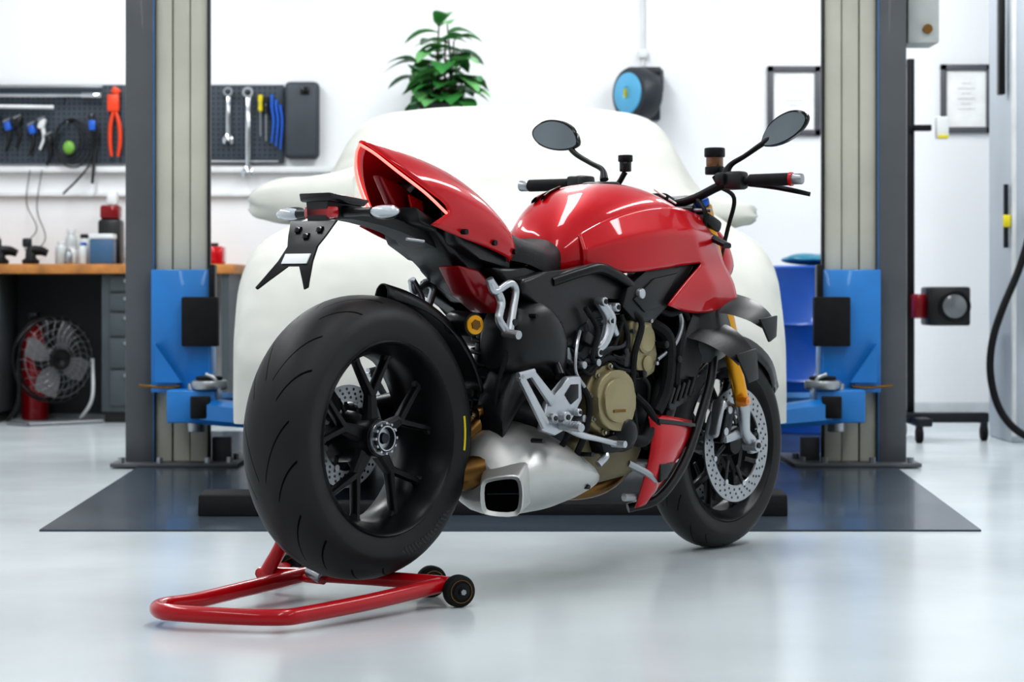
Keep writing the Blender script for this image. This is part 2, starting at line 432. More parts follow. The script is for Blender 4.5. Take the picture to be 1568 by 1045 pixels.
for s_ in (1, -1): g.bar((FX-.02, .07*s_, FZ+.29), (FX-.03, .105*s_, FZ+.12), .05, .03, .006, (0, 1, 0), BLK)
g.done(solid=.003)
g = P('front_indicator'); g.lathe((1.43, .15, .43), (0, 1, 0), [(-.02, .014), (0, .016), (.012, .012), (.016, .004)], AMBER, 20); g.done()

def mirsec(half):
    return [(u, v, z) for u, v, z in half[::-1]]+[(u, -v, z) for u, v, z in half[1:]]
def hs(u, *vz): return [(u, v, z) for v, z in vz]

# fuel tank
g = P('fuel_tank')
T = [hs(.625, (0, .845), (.02, .843), (.04, .835), (.058, .82), (.065, .80), (.06, .785)),
     hs(.645, (0, .90), (.03, .897), (.06, .882), (.085, .85), (.09, .81), (.08, .78)),
     hs(.70, (0, .957), (.05, .95), (.09, .925), (.12, .88), (.128, .82), (.11, .78)),
     hs(.78, (0, 1.003), (.075, .99), (.130, .955), (.156, .89), (.158, .83), (.13, .785)),
     hs(.88, (0, 1.028), (.09, 1.018), (.158, .975), (.180, .91), (.175, .84), (.15, .79)),
     hs(.98, (0, 1.030), (.095, 1.020), (.168, .98), (.190, .92), (.18, .85), (.15, .80)),
     hs(1.07, (0, 1.010), (.095, 1.0), (.165, .965), (.182, .915), (.17, .86), (.15, .82)),
     hs(1.15, (0, .98), (.085, .972), (.145, .945), (.165, .90), (.165, .86), (.13, .83)),
     hs(1.20, (0, .94), (.075, .935), (.125, .915), (.14, .885), (.14, .86), (.12, .84))]
g.loft([mirsec(h) for h in T], RED, 4, 4, cap=True)
g.done(45)
g = P('tank_decal')
g.tube([(.735, -.06, .982), (.80, -.085, .996), (.86, -.085, 1.014)], .012, BLKG, 6, 4, flat=.35)
g.tube([(.735, -.03, .988), (.78, -.045, 1.002), (.83, -.05, 1.017)], .010, BLKG, 6, 4, flat=.35)
for s_ in (1, -1):
    def dq(u, a): return (u, (.122+.86*a)*s_, 1.0005-(u-1.07)*.34-.42*a)
    for st in (((1.035, 0), (1.048, .026), (1.062, 0)), ((1.096, .028), (1.096, .0), (1.074, .017), (1.104, .018)), ((1.010, .013), (1.028, .013))):
        g.tube([dq(*q) for q in st], .0026, WHITEP, 6, 1, smooth=False)
g.done()
g = P('tank_cap'); g.lathe((.95, 0, 1.026), (-.03, 0, 1), [(0, .052), (.006, .052), (.010, .046), (.010, .03), (.007, .028), (.007, 0)], BLKM, 32)
g.done()
for s_, nm in ((1, 'right'), (-1, 'left')):
    f = lambda L_: [(u, v*s_, z) for u, v, z in L_]
    g = P('side_fairing_'+nm)
    vs = f([(.695, .118, .888), (.79, .152, .938), (.92, .178, .968), (1.06, .180, .972), (1.20, .155, .948),
            (.690, .138, .845), (.80, .190, .880), (.93, .220, .896), (1.07, .224, .905), (1.225, .188, .885),
            (.695, .136, .797), (.79, .180, .788), (.91, .204, .795), (1.05, .208, .812),
            (1.125, .212, .818), (1.26, .195, .815), (.965, .212, .704), (1.09, .205, .675), (1.322, .198, .716), (1.165, .226, .750),
            (1.04, .214, .765), (1.225, .203, .690), (1.30, .200, .765)])
    fs = [[0, 1, 6, 5], [1, 2, 7, 6], [2, 3, 8, 7], [3, 4, 9, 8], [5, 6, 11, 10], [6, 7, 12, 11], [7, 8, 13, 12], [8, 9, 15, 14], [8, 14, 13],
          [14, 15, 22, 19], [22, 18, 21, 19], [21, 17, 19], [17, 16, 20, 19], [20, 14, 19]]
    g.add(vs, fs, RED)
    cz = {(5, 6): .7, (6, 7): .85, (7, 8): .9, (8, 9): .9, (8, 14): .6, (14, 19): .7, (19, 22): .3, (19, 21): .7, (14, 15): .6}
    for e in ((0, 1), (1, 2), (2, 3), (3, 4), (10, 11), (11, 12), (12, 13), (13, 14), (14, 20), (16, 20), (16, 17), (17, 21), (18, 21), (18, 22), (15, 22), (9, 15), (4, 9), (0, 5), (5, 10)): cz[e] = .9
    g.done(solid=.006, sub=3, crease=cz)
    g = P('air_duct_'+nm)
    g.plate([(.79, .70), (.81, .75), (.90, .80), (1.06, .825), (1.12, .81), (1.02, .72), (.93, .66), (.85, .66)], XZ, .16*s_, .192*s_, BLK, .006)
    g.plate([(.83, .72), (.92, .775), (1.03, .79), (.95, .70), (.88, .685)], XZ, .192*s_, .199*s_, BLK, .004)
    g.done()
    g = P('frame_'+nm)
    g.plate([(.40, .77), (.50, .79), (.60, .795), (.69, .81), (.80, .785), (.87, .755), (.86, .725), (.80, .71), (.73, .735), (.66, .68), (.615, .595), (.575, .60), (.55, .66), (.48, .70), (.40, .735)], XZ, .125*s_, .172*s_, BLK, .010, 3)
    g.tube(f([(.52, .165, .765), (.62, .182, .79), (.70, .188, .80), (.80, .185, .772), (.88, .17, .74)]), .014, BLKM, 10)
    g.cyl((.86, .16*s_, .735), (.86, .205*s_, .735), .014, SILV, seg=16, bev=.003)
    g.done()
    g = P('winglet_'+nm)
    def wing(root0, root1, tip1, tip0, th=.012):
        q = [Vector(x) for x in f([root0, root1, tip1, tip0])]
        secs = []
        for t in (0, .35, .7, .92, 1.0):
            a, b = q[0].lerp(q[3], t), q[1].lerp(q[2], t); h = Vector((0, 0, th*(1-.5*t)))
            d = Vector((0, .012*s_*sin(t*pi), .012*sin(t*pi)))
            a, b = a+d, b+d
            secs.append([a, a.lerp(b, .3)+h, a.lerp(b, .7)+h*.9, b, a.lerp(b, .7)-h*.3, a.lerp(b, .3)-h*.3])
        g.loft(secs, BLK, 2, 3, cyc=True, cap=True)
    wing((1.18, .17, .685), (1.36, .16, .735), (1.36, .295, .660), (1.29, .295, .640))
    wing((1.08, .17, .62), (1.26, .17, .66), (1.27, .285, .570), (1.19, .285, .54))
    g.plate([(1.28, .665), (1.37, .675), (1.365, .615), (1.33, .60)], XZ, .290*s_, .298*s_, BLK, .003)
    g.plate([(1.18, .570), (1.28, .585), (1.29, .50), (1.24, .49)], XZ, .280*s_, .288*s_, BLK, .003)
    g.loft([f([(1.14, .165, .69), (1.13, .175, .60), (1.15, .165, .54)]), f([(1.20, .20, .70), (1.20, .215, .61), (1.21, .20, .55)]), f([(1.30, .17, .70), (1.31, .19, .61), (1.30, .17, .56)])], BLK, 3, 3)
    g.done()
    g = P('belly_panel_'+nm)
    g.panel(f([(.905, .19, .42), (.905, .20, .36), (.895, .20, .30), (.885, .185, .23), (.88, .165, .17)]),
            f([(1.13, .175, .39), (1.115, .185, .36), (1.075, .185, .31), (.995, .175, .23), (.935, .16, .185)]), RED, .016, s_)
    g.plate([(.935, .285), (1.005, .285), (.965, .245), (.935, .235)], XZ, .195*s_, .2085*s_, BLK, .003)
    g.plate([(.93, .405), (1.10, .385), (1.10, .375), (.93, .393)], XZ, .190*s_, .208*s_, BLK, .002)
    g.done(50, solid=.004)
    g = P('radiator_shroud_'+nm)
    g.plate([(.96, .47), (1.02, .42), (1.12, .45), (1.16, .55), (1.20, .66), (1.12, .68), (1.07, .60), (1.04, .50)], XZ, .16*s_, .185*s_, BLK, .006)
    for i in range(5):
        g.box((1.0+i*.024, .19*s_, .46+i*.006), (.012, .02, .055), BLKM, (0, .5, 0), bev=.002)
    g.tube(f([(1.22, .19, .60), (1.19, .195, .50), (1.14, .195, .40), (1.07, .19, .28), (.98, .17, .19), (.91, .12, .165)]), .013, BLK, 10)
    g.done()
    g = P('headlight_cowl_'+nm)
    g.panel(f([(1.28, .11, .95), (1.31, .125, .90), (1.33, .13, .83), (1.33, .12, .76)]), f([(1.36, .05, .94), (1.43, .08, .88), (1.46, .09, .81), (1.42, .08, .75)]), RED, .02, s_)
    g.done(50, solid=.004)
g = P('headlight')
g.loft([[(1.26, -.10, .78), (1.26, -.11, .90), (1.26, 0, .95), (1.26, .11, .90), (1.26, .10, .78), (1.26, 0, .75)],
        [(1.38, -.09, .78), (1.36, -.10, .88), (1.35, 0, .93), (1.36, .10, .88), (1.38, .09, .78), (1.38, 0, .74)],
        [(1.46, -.05, .79), (1.44, -.06, .85), (1.42, 0, .89), (1.44, .06, .85), (1.46, .05, .79), (1.47, 0, .76)]], BLKG, 3, 3, cyc=True, cap=True)
g.done()
g = P('radiator')
g.box((1.15, 0, .60), (.05, .34, .30), BLKM, (0, .28, 0), bev=.008)
for i in range(16): g.box((1.172+.0, 0, .47+i*.0175), (.012, .31, .004), GREYM, (0, .28, 0))
g.box((1.04, 0, .36), (.04, .30, .18), BLKM, (0, .5, 0), bev=.008)
g.done()

g = P('rider_seat')
S = [hs(.40, (0, .925), (.05, .92), (.09, .90), (.115, .86), (.115, .82)),
     hs(.46, (0, .895), (.06, .89), (.105, .876), (.133, .850), (.135, .81)),
     hs(.53, (0, .868), (.06, .866), (.110, .858), (.138, .835), (.138, .79)),
     hs(.60, (0, .866), (.05, .864), (.090, .854), (.115, .828), (.115, .78)),
     hs(.66, (0, .89), (.04, .885), (.070, .868), (.09, .84), (.09, .79))]
g.loft([mirsec(h) for h in S], SEATM, 3, 4, cap=True); g.done()

# tail
g = P('tail_cowl')
S0 = [(0, 0, 1.10), (.02, .03, 1.078), (.06, .068, 1.035), (.12, .103, .985), (.175, .122, .938), (.12, .118, .90)]
S1 = [(.12, 0, 1.080), (.13, .04, 1.067), (.16, .083, 1.030), (.20, .117, .981), (.24, .132, .925), (.21, .126, .873)]
S2 = [(.26, 0, 1.042), (.27, .05, 1.028), (.29, .093, .992), (.31, .126, .946), (.32, .14, .90), (.31, .131, .848)]
S3 = [(.37, 0, .982), (.375, .05, .970), (.38, .095, .942), (.39, .13, .898), (.39, .14, .865), (.385, .131, .825)]
S4 = [(.43, 0, .935), (.43, .05, .925), (.425, .09, .905), (.42, .12, .872), (.42, .132, .845), (.405, .124, .812)]
g.loft([mirsec(h) for h in (S0, S1, S2, S3, S4)], RED, 4, 4)
g.done(50, solid=.005)
g = P('tail_vents')
for s_ in (1, -1):
    g.tube([(q[0]-.005, q[1]*s_, q[2]-.010) for q in S0[:5]], .0034, LED, 8)
    g.loft([[(.004, 0, 1.092), (.024, .03*s_, 1.068), (.064, .067*s_, 1.026), (.122, .101*s_, .977), (.172, .119*s_, .935)],
            [(.016, 0, 1.078), (.036, .027*s_, 1.056), (.076, .062*s_, 1.015), (.130, .096*s_, .969), (.172, .112*s_, .931)]], RED, 3, 2)
    g.loft([[(.016, 0, 1.078), (.036, .027*s_, 1.056), (.076, .062*s_, 1.015), (.130, .096*s_, .969), (.172, .112*s_, .931)],
            [(.20, 0, 1.03), (.21, .03*s_, 1.01), (.23, .06*s_, .975), (.25, .085*s_, .94), (.26, .10*s_, .91)]], BLK if s_ > 0 else RED, 3, 2)
    g.plate([(.13, .975), (.20, .955), (.20, .90), (.15, .91)], XZ, .030*s_, .036*s_, RED, .002)
g.plate([(.05, 1.02), (.13, 1.00), (.20, .96), (.16, .905), (.10, .945)], XZ, -.014, .014, REDD, .006)
g.plate([(.17, 1.01), (.39, .925), (.40, .83), (.19, .90)], XZ, -.10, .10, BLKG, .01)
g.plate([(.095, .945), (.17, .915), (.18, .885), (.11, .905)], XZ, -.09, .09, BLK, .008)
g.done(45)
g = P('undertail')
g.plate([(.16, .905), (.24, .875), (.42, .82), (.60, .795), (.74, .76), (.72, .68), (.58, .69), (.44, .715), (.34, .765), (.24, .83)], XZ, -.08, .08, BLK, .014, 3)
g.plate([(.235, .805), (.31, .795), (.40, .735), (.43, .695), (.37, .685), (.29, .73)], XZ, .03, .108, REDD, .010, 3)
for s_ in (1, -1):
    g.plate([(.20, .89), (.42, .83), (.42, .79), (.30, .82), (.22, .855)], XZ, .07*s_, .118*s_, BLK, .008, 3)
g.plate([(.34, .80), (.46, .80), (.56, .79), (.56, .72), (.47, .71), (.41, .75)], XZ, -.13, .13, BLK, .012, 3)
for x, z in ((.33, .86), (.22, .885), (.41, .84)): g.cyl((x, .12, z), (x, .143, z), .007, BLKM, seg=12)
g.done()

g = P('plate_holder')
g.loft([[(.30, -.05, .875), (.30, .05, .875), (.30, .05, .82), (.30, -.05, .82)], [(.10, -.04, .91), (.10, .04, .91), (.10, .035, .885), (.10, -.035, .885)],
        [(-.06, -.035, .945), (-.06, .035, .945), (-.06, .03, .91), (-.06, -.03, .91)], [(-.15, -.035, .96), (-.15, .035, .96), (-.15, .03, .905), (-.15, -.03, .905)]], BLK, 1, 3, cyc=True, cap=True)
g.plate([(-.16, .97), (-.02, .955), (-.04, .94), (-.155, .95)], XZ, -.05, .05, BLKG, .004)
for s_ in (1, -1):
    g.tube([(-.09, .03*s_, .928), (-.09, .09*s_, .926), (-.09, .12*s_, .925)], [.014, .01, .012], BLK, 10)
g.box((-.135, 0, .925), (.03, .09, .03), REDLENS, bev=.008)
pl = lambda a, b, d: (-.165-(.90-b)*.62+d, a, b)
g.plate([(-.075, .905), (.075, .905), (.06, .87), (.045, .845), (.05, .81), (.075, .75), (.065, .745), (.02, .80), (-.02, .80), (-.085, .745), (-.095, .75), (-.055, .81), (-.045, .845), (-.06, .87)], pl, 0, .006, BLKM, .002)
g.plate([(-.04, .828), (.04, .828), (.04, .805), (-.04, .805)], pl, -.004, .001, WHITEP, .001)
for a, b in ((-.035, .885), (.035, .885), (0, .87)): g.plate([(a-.008, b-.006), (a+.008, b-.006), (a+.008, b+.006), (a-.008, b+.006)], pl, -.006, .001, BLKG, .001)
g.done()
g = P('rear_indicators')
for s_ in (1, -1):
    g.ell((-.085, .152*s_, .925), (.022, .042, .015), CLEAR)
    g.ell((-.074, .145*s_, .925), (.022, .042, .018), BLKG)
    g.ell((-.098, .160*s_, .925), (.008, .015, .007), AMBER)
g.done()

g = P('rear_hugger')
secs = []
for i in range(7):
    a = radians(78-i*10.5); rr = .365+i*.004; w = (.022, .045, .065, .075, .08, .085, .085)[i]
    sec = []
    for v, dr in ((-w, -.030), (-w*.85, -.006), (-w*.4, .006), (0, .008), (w*.4, .006), (w*.85, -.006), (w, -.030)):
        sec.append((cos(a)*(rr+dr), v, RZ+sin(a)*(rr+dr)))
    secs.append(sec)
g.loft(secs, BLK, 2, 3); g.done(50, solid=.004)
g = P('swingarm')
def rs(u, vc, zc, a, b, n=10, p=2.6):
    out = []
    for i in range(n):
        t = 2*pi*i/n+.3; c_, s2 = cos(t), sin(t)
        out.append((u, vc+a*math.copysign(abs(c_)**(2/p), c_), zc+b*math.copysign(abs(s2)**(2/p), s2)))
    return out
g.loft([rs(-.07, -.15, .396, .03, .04), rs(0, -.15, .40, .045, .075), rs(.10, -.16, .41, .035, .06), rs(.25, -.15, .43, .035, .055), rs(.38, -.13, .45, .05, .06), rs(.47, -.08, .46, .09, .07), rs(.60, 0, .46, .12, .06)], BLKM, 2, 4, cyc=True, cap=True)
g.loft([rs(.40, .02, .50, .07, .05), rs(.50, .04, .47, .10, .08), rs(.60, .05, .45, .11, .09)], BLK, 2, 3, cyc=True, cap=True)
g.done()
g = P('rear_shock')
g.cyl((.40, .02, .40), (.44, .02, .66), .022, BLKM); 
g.tube([(.405+.035*i/60+cos(i*.7)*.033, .02+sin(i*.7)*.033, .43+i*.0032) for i in range(66)], .006, GREYM, 8, 1)
g.cyl((.35, .06, .44), (.40, .07, .45), .016, BRASS, bev=.004); g.cyl((.37, .07, .38), (.41, .08, .40), .014, BRASS, bev=.004)
g.tube([(.36, .03, .34), (.40, .06, .42), (.45, .07, .50), (.44, .08, .58)], .009, BLK, 8)
g.done()
g = P('oil_reservoir')
g.cyl((.30, .03, .665), (.27, .125, .66), .030, BLKM, seg=28, bev=.006); g.cyl((.2705, .122, .66), (.268, .130, .6598), .024, GOLD, seg=28, bev=.002)
g.cyl((.2685, .129, .66), (.267, .134, .6598), .013, BRASS, seg=6)
g.done()
g = P('heat_shield')
g.loft([rs(.37, .10, .60, .04, .05), rs(.40, .11, .62, .07, .085), rs(.47, .12, .63, .085, .095), rs(.54, .12, .60, .08, .085), rs(.60, .10, .555, .05, .05)], BLK, 3, 4, cyc=True, cap=True)
g.loft([rs(.36, .09, .40, .05, .05), rs(.40, .10, .48, .055, .07), rs(.45, .10, .53, .06, .07), rs(.52, .09, .56, .06, .07)], BLK, 2, 3, cyc=True, cap=True)
for x, z in ((.42, .68), (.52, .66)): g.cyl((x, .17, z), (x, .20, z), .006, BLKM, seg=10)
g.done()

g = P('engine_block')
g.plate([(.50, .36), (.56, .50), (.64, .55), (.66, .66), (.72, .70), (.80, .70), (.84, .62), (.92, .68), (1.0, .64), (1.02, .52), (.98, .42), (.92, .30), (.72, .24), (.55, .28)], XZ, -.145, .145, GREYM, .016, 3)
g.plate([(.60, .28), (.70, .245), (.86, .26), (.91, .33), (.86, .40), (.70, .38), (.60, .36)], XZ, -.17, .175, TAND, .016, 3)
for i in range(5): g.box((.755+i*.004, 0, .585+i*.022), (.13, .31, .006), GREYM, (0, -.1, 0), bev=.002)
for i in range(5): g.box((.99+i*.006, 0, .46+i*.03), (.10, .31, .006), GREYM, (0, .9, 0), bev=.002)
g.done()
g = P('clutch_cover')
cc = lambda a, b, d: (.722+a, d, .462+b)
o = [(-.088, -.03), (-.09, .03), (-.062, .072), (-.01, .09), (.05, .082), (.088, .05), (.096, -.01), (.085, -.06), (.045, -.09), (-.02, -.088), (-.065, -.068)]
o = [(q.x, q.y) for q in cr([(a, b, 0) for a, b in o], 3, True)]
g.plate(o, cc, .14, .196, TAN, .008, 3)
g.plate([(a*.86, b*.86) for a, b in o], cc, .19, .222, TAN, .012, 4)
g.plate([(a*.62-.004, b*.62) for a, b in o], cc, .215, .231, TAN, .007, 3)
for i in range(9):
    a = 2*pi*i/9+.2; r = .087
    g.cyl((.722+cos(a)*r, .17, .462+sin(a)*r), (.722+cos(a)*r, .203, .462+sin(a)*r), .009, TAN, seg=12, bev=.002)
    g.cyl((.722+cos(a)*r, .20, .462+sin(a)*r), (.722+cos(a)*r, .208, .462+sin(a)*r), .0045, STEEL, seg=6)
g.box((.72, .232, .435), (.05, .003, .007), BRASS)
g.done()
g = P('water_pump')
g.lathe((.775, .15, .375), (0, 1, 0), [(0, .05), (.05, .05), (.065, .044), (.078, .03), (.082, .02), (.082, 0)], BLKM, 28)
g.plate([(.66, .365), (.80, .385), (.83, .36), (.80, .33), (.68, .325)], XZ, .16, .215, BLKM, .008)
for i in range(6):
    a = 2*pi*i/6; g.cyl((.775+cos(a)*.046, .19, .375+sin(a)*.046), (.775+cos(a)*.046, .208, .375+sin(a)*.046), .005, STEEL, seg=6)
g.tube([(.80, .20, .36), (.87, .20, .35), (.93, .18, .39), (.98, .17, .48), (1.05, .15, .52)], .016, RUB, 12)
g.done()
g = P('cylinder_heads')
rr = lambda a, b, d: (.895+a*cos(.25)-b*sin(.25), d, .60+a*sin(.25)+b*cos(.25))
g.plate([(-.05, -.075), (-.058, 0), (-.045, .07), (-.015, .09), (.02, .085), (.05, .05), (.055, -.04), (.03, -.085), (-.02, -.09)], rr, .13, .185, TAN, .010, 3)
g.lathe((.895, .18, .615), (0, 1, 0), [(0, .038), (.012, .038), (.016, .032), (.012, .026), (.012, 0)], TAN, 30)
g.lathe((.905, .18, .55), (0, 1, 0), [(0, .022), (.010, .022), (.014, .015), (.014, 0)], TAN, 24)
for q in ((-.045, .05), (.038, .055), (-.04, -.07), (.035, -.06), (-.052, -.01)): 
    c = rr(q[0], q[1], .18); g.cyl(c, (c[0], .193, c[2]), .006, STEEL, seg=6)
g.plate([(.56, .58), (.60, .66), (.66, .70), (.71, .66), (.69, .58), (.63, .54)], XZ, .10, .165, STEEL, .010, 3)
g.plate([(.595, .60), (.625, .65), (.66, .665), (.67, .62), (.63, .585)], XZ, .16, .178, GREYM, .006)
g.done()
g = P('engine_hanger')
g.tube([(.69, .19, .715), (.725, .195, .67), (.705, .195, .615), (.67, .19, .585)], [.014, .019, .015, .012], SILV, 12)
g.tube([(.74, .185, .70), (.725, .195, .67), (.76, .19, .63)], [.012, .015, .010], SILV, 12)
for q in ((.69, .715), (.745, .70), (.67, .585), (.72, .665)): g.cyl((q[0], .18, q[1]), (q[0], .210, q[1]), .012, SILV, seg=18, bev=.003); g.cyl((q[0], .209, q[1]), (q[0], .213, q[1]), .007, BLKM, seg=6)
g.done()
g = P('hoses_and_wiring')
hs_ = [([(.56, .15, .56), (.60, .185, .52), (.66, .20, .555), (.72, .20, .57), (.80, .19, .55), (.86, .185, .52)], .008, RUB),
       ([(.54, .16, .53), (.60, .20, .50), (.62, .21, .45), (.60, .21, .38), (.58, .20, .33)], .009, RUB),
       ([(.60, .16, .60), (.64, .19, .55), (.70, .20, .59), (.78, .20, .60), (.82, .18, .64)], .006, GREYM),
       ([(.82, .17, .70), (.86, .20, .66), (.83, .20, .58), (.82, .20, .50), (.84, .19, .42), (.87, .18, .34)], .009, RUB),
       ([(.95, .16, .66), (1.0, .185, .62), (1.0, .19, .54), (.98, .19, .47), (.94, .19, .42)], .018, RUB),
       ([(1.10, .16, .66), (1.05, .19, .60), (1.03, .19, .52), (1.05, .18, .46)], .014, RUB),
       ([(.93, .17, .71), (1.0, .19, .68), (1.07, .19, .69), (1.12, .17, .66)], .008, RUB),
       ([(.62, .18, .64), (.58, .20, .60), (.57, .205, .54), (.60, .21, .50)], .005, STEEL),
       ([(.50, .15, .50), (.52, .19, .46), (.55, .20, .42), (.54, .19, .36), (.50, .16, .33)], .008, RUB),
       ([(.70, .18, .60), (.75, .20, .545), (.83, .195, .53), (.90, .19, .50), (.93, .17, .45)], .006, RUB),
       ([(.84, .17, .29), (.90, .19, .26), (.94, .185, .23), (.92, .17, .20), (.85, .15, .20)], .011, STEEL),
       ([(.35, .05, .72), (.40, .12, .66), (.37, .14, .58), (.36, .12, .50), (.38, .10, .42)], .006, RUB),
       ([(.63, .19, .70), (.67, .20, .64), (.64, .205, .57), (.69, .20, .56)], .007, RUB),
       ([(.79, .185, .68), (.80, .20, .62), (.77, .205, .57), (.73, .20, .575)], .007, RUB),
       ([(.96, .18, .56), (1.02, .195, .60), (1.06, .19, .66), (1.04, .18, .71)], .006, STEEL),
       ([(.58, .19, .57), (.63, .205, .53), (.68, .205, .575), (.74, .20, .60), (.79, .19, .66)], .005, RUB),
       ([(.85, .185, .47), (.90, .195, .43), (.95, .19, .37), (.90, .18, .33)], .010, RUB)]
for p_, r_, m_ in hs_: g.tube(p_, r_, m_, 8)
for x, z in ((.60, .555), (.66, .56), (.78, .585), (.86, .525), (.57, .47), (.60, .42), (.96, .60), (1.02, .56)): g.cyl((x, .17, z), (x, .212, z), .010, STEEL if x < .7 else BLKM, seg=12, bev=.002)
g.box((.64, .185, .62), (.04, .03, .03), BLK, (0, .4, 0), bev=.005); g.box((.80, .185, .565), (.03, .03, .04), BLK, bev=.004)
g.box((.585, .19, .485), (.035, .03, .03), GREYM, (0, .3, 0), bev=.005)
g.done()
# exhaust
g = P('silencer')
def oc(u, v0, v1, z0, z1, ch=.35):
    w, h = v1-v0, z1-z0; a, b = w*ch, h*ch
    return [(u, v0+a, z0), (u, v1-a*.8, z0), (u-.0, v1, z0+b*.8), (u, v1, z1-b*1.1), (u, v1-a*1.1, z1), (u, v0+a, z1), (u, v0, z1-b), (u, v0, z0+b)]
g.loft([oc(.295, .02, .175, .235, .330), oc(.31, .0, .200, .21, .352), oc(.36, -.04, .225, .197, .390), oc(.44, -.06, .235, .193, .408), oc(.53, -.07, .235, .197, .395), oc(.61, -.06, .225, .21, .36), oc(.665, -.03, .20, .225, .32), oc(.69, 0, .17, .24, .30)], SATIN, 3, 4, cyc=True, cap=True)
g.tube([(.665, .205, .30), (.69, .21, .32), (.70, .19, .33)], .010, SILV)
for x, z in ((.40, .375), (.585, .25), (.60, .33)): g.cyl((x, .20, z), (x, .236, z), .006, GREYM, seg=10)
g.done(30)
g = P('exhaust_outlets')
dn = Vector((-.84, .50, -.20)).normalized(); ta = Vector((.50, .84, 0)).normalized(); tb = dn.cross(ta); tb = tb if tb.z > 0 else -tb
hc = Vector((.322, .178, .258))
fn = lambda a, b, d: hc+ta*a+tb*b+dn*d
o = [(-.050, -.030), (-.050, .030), (-.030, .046), (.030, .055), (.050, .042), (.052, -.010), (.036, -.046), (-.030, -.046)]
o = [(q.x, q.y) for q in cr([(a, b, 0) for a, b in o], 3, True)]
n = len(o)
def ringm(k0, k1, d0, d1, m):
    vs = [fn(a*k0, b*k0, d0) for a, b in o]+[fn(a*k1, b*k1, d1) for a, b in o]
    g.add(vs, [[i, (i+1) % n, n+(i+1) % n, n+i] for i in range(n)], m)
ringm(1.25, 1.02, -.06, .060, SATIN); ringm(1.02, .97, .060, .064, SATIN); ringm(.97, .80, .064, .056, SATIN); ringm(.80, .76, .056, .038, BLKG)
g.add([fn(a*.77, b*.77, .0385) for a, b in o], [list(range(n))], mat('outlet_black', '050505', .9, spec=.05))  # near-black back face closing the outlet opening
g.bar(fn(-.036, .004, .045), fn(.04, .006, .045), .004, .004, .012, dn, BLKM)
g.done(35)
g = P('exhaust_pipes')
g.tube([(.34, .13, .31), (.285, .06, .29), (.27, -.02, .29), (.34, -.08, .31)], .042, BRASS, 20)
g.tube([(.34, .02, .36), (.40, .06, .43), (.46, .08, .50), (.50, .07, .56)], .032, BRASS, 16)
g.tube([(.98, .10, .46), (.97, .10, .34), (.88, .08, .24), (.74, .05, .22), (.60, .03, .26)], .026, BRASS, 16)
g.tube([(.98, -.06, .46), (.97, -.06, .34), (.88, -.05, .24), (.74, -.02, .22), (.60, 0, .26)], .026, BRASS, 16)
g.done()
g = P('rider_footrest')
for s_ in (1, -1):
    f = lambda u, v, z: (u, v*s_, z)
    g.bar(f(.295, .245, .54), f(.395, .245, .415), .020, .026, .014, (0, 1, 0), SILV)
    g.bar(f(.29, .245, .535), f(.35, .245, .545), .022, .018, .014, (0, 1, 0), SILV)
    g.bar(f(.34, .245, .545), f(.43, .24, .47), .018, .028, .014, (0, 1, 0), SILV)
    g.plate([(.395, .40), (.42, .47), (.46, .49), (.50, .53), (.555, .53), (.56, .47), (.53, .44), (.50, .40), (.45, .385)], XZ, .215*s_, .235*s_, SILV, .006)
    g.plate([(.485, .485), (.51, .51), (.54, .51), (.54, .475), (.51, .46)], XZ, .2345*s_, .2375*s_, BLKM, .002)
    for q, r_ in (((.43, .43), .013), ((.48, .43), .015), ((.53, .44), .010)):
        g.cyl(f(q[0], .22, q[1]), f(q[0], .25, q[1]), r_, SILV, seg=20, bev=.003); g.cyl(f(q[0], .249, q[1]), f(q[0], .253, q[1]), r_*.5, BLKG, seg=6)
    g.cyl(f(.47, .23, .41), f(.45, .315, .408), .011, SILV, seg=14, bev=.002)
    for i in range(5): g.cyl(f(.467-i*.003, .25+i*.012, .41), f(.467-i*.003, .255+i*.012, .41), .0135, SILV, seg=10)
    g.tube([f(.47, .24, .41), f(.53, .25, .385), f(.60, .255, .37), f(.665, .265, .355)], [.009, .009, .007, .007], SILV, 10)
    g.cyl(f(.665, .25, .355), f(.665, .29, .355), .009, SILV, seg=12)
    g.tube([f(.50, .21, .53), f(.52, .17, .58)], .014, BLKM)
g.done()
g = P('passenger_footrest')
for s_ in (1, -.68):
    f = lambda u, v, z: (u, v*s_, z)
    g.tube([f(.295, .15, .77), f(.335, .155, .72), f(.315, .165, .675), f(.335, .17, .645)], [.011, .011, .010, .011], SILV, 10)
    g.tube([f(.295, .15, .77), f(.31, .155, .74), f(.36, .16, .76), f(.385, .16, .745), f(.37, .165, .70), f(.35, .17, .645)], [.009, .009, .010, .010, .010, .011], SILV, 10)
    g.cyl(f(.335, .165, .64), f(.33, .215, .635), .011, SILV, seg=12)
    g.cyl(f(.36, .15, .665), f(.36, .18, .665), .009, GREYM, seg=12)
g.tube([(.05, .10, .865), (.10, .11, .86)], .004, STEEL)
g.done()
g = P('handlebar')
g.tube([(1.135, -.40, 1.045), (1.15, -.30, 1.045), (1.17, -.20, 1.035), (1.20, -.12, 1.0), (1.215, -.05, .985), (1.225, .05, .985), (1.23, .12, 1.0), (1.25, .20, 1.035), (1.265, .30, 1.045), (1.28, .40, 1.045)], .0125, BLKM, 14)
g.cyl((1.135, -.395, 1.045), (1.155, -.265, 1.045), .0175, RUB, seg=18, bev=.003)
g.cyl((1.262, .275, 1.044), (1.280, .395, 1.045), .0175, RUB, seg=18, bev=.003)
g.cyl((1.13, -.425, 1.045), (1.135, -.395, 1.045), .016, STEEL, seg=16, bev=.004)
g.cyl((1.28, .395, 1.045), (1.287, .43, 1.045), .015, STEEL, seg=16, bev=.004); g.cyl((1.2795, .392, 1.045), (1.281, .40, 1.045), .019, RED, seg=16)
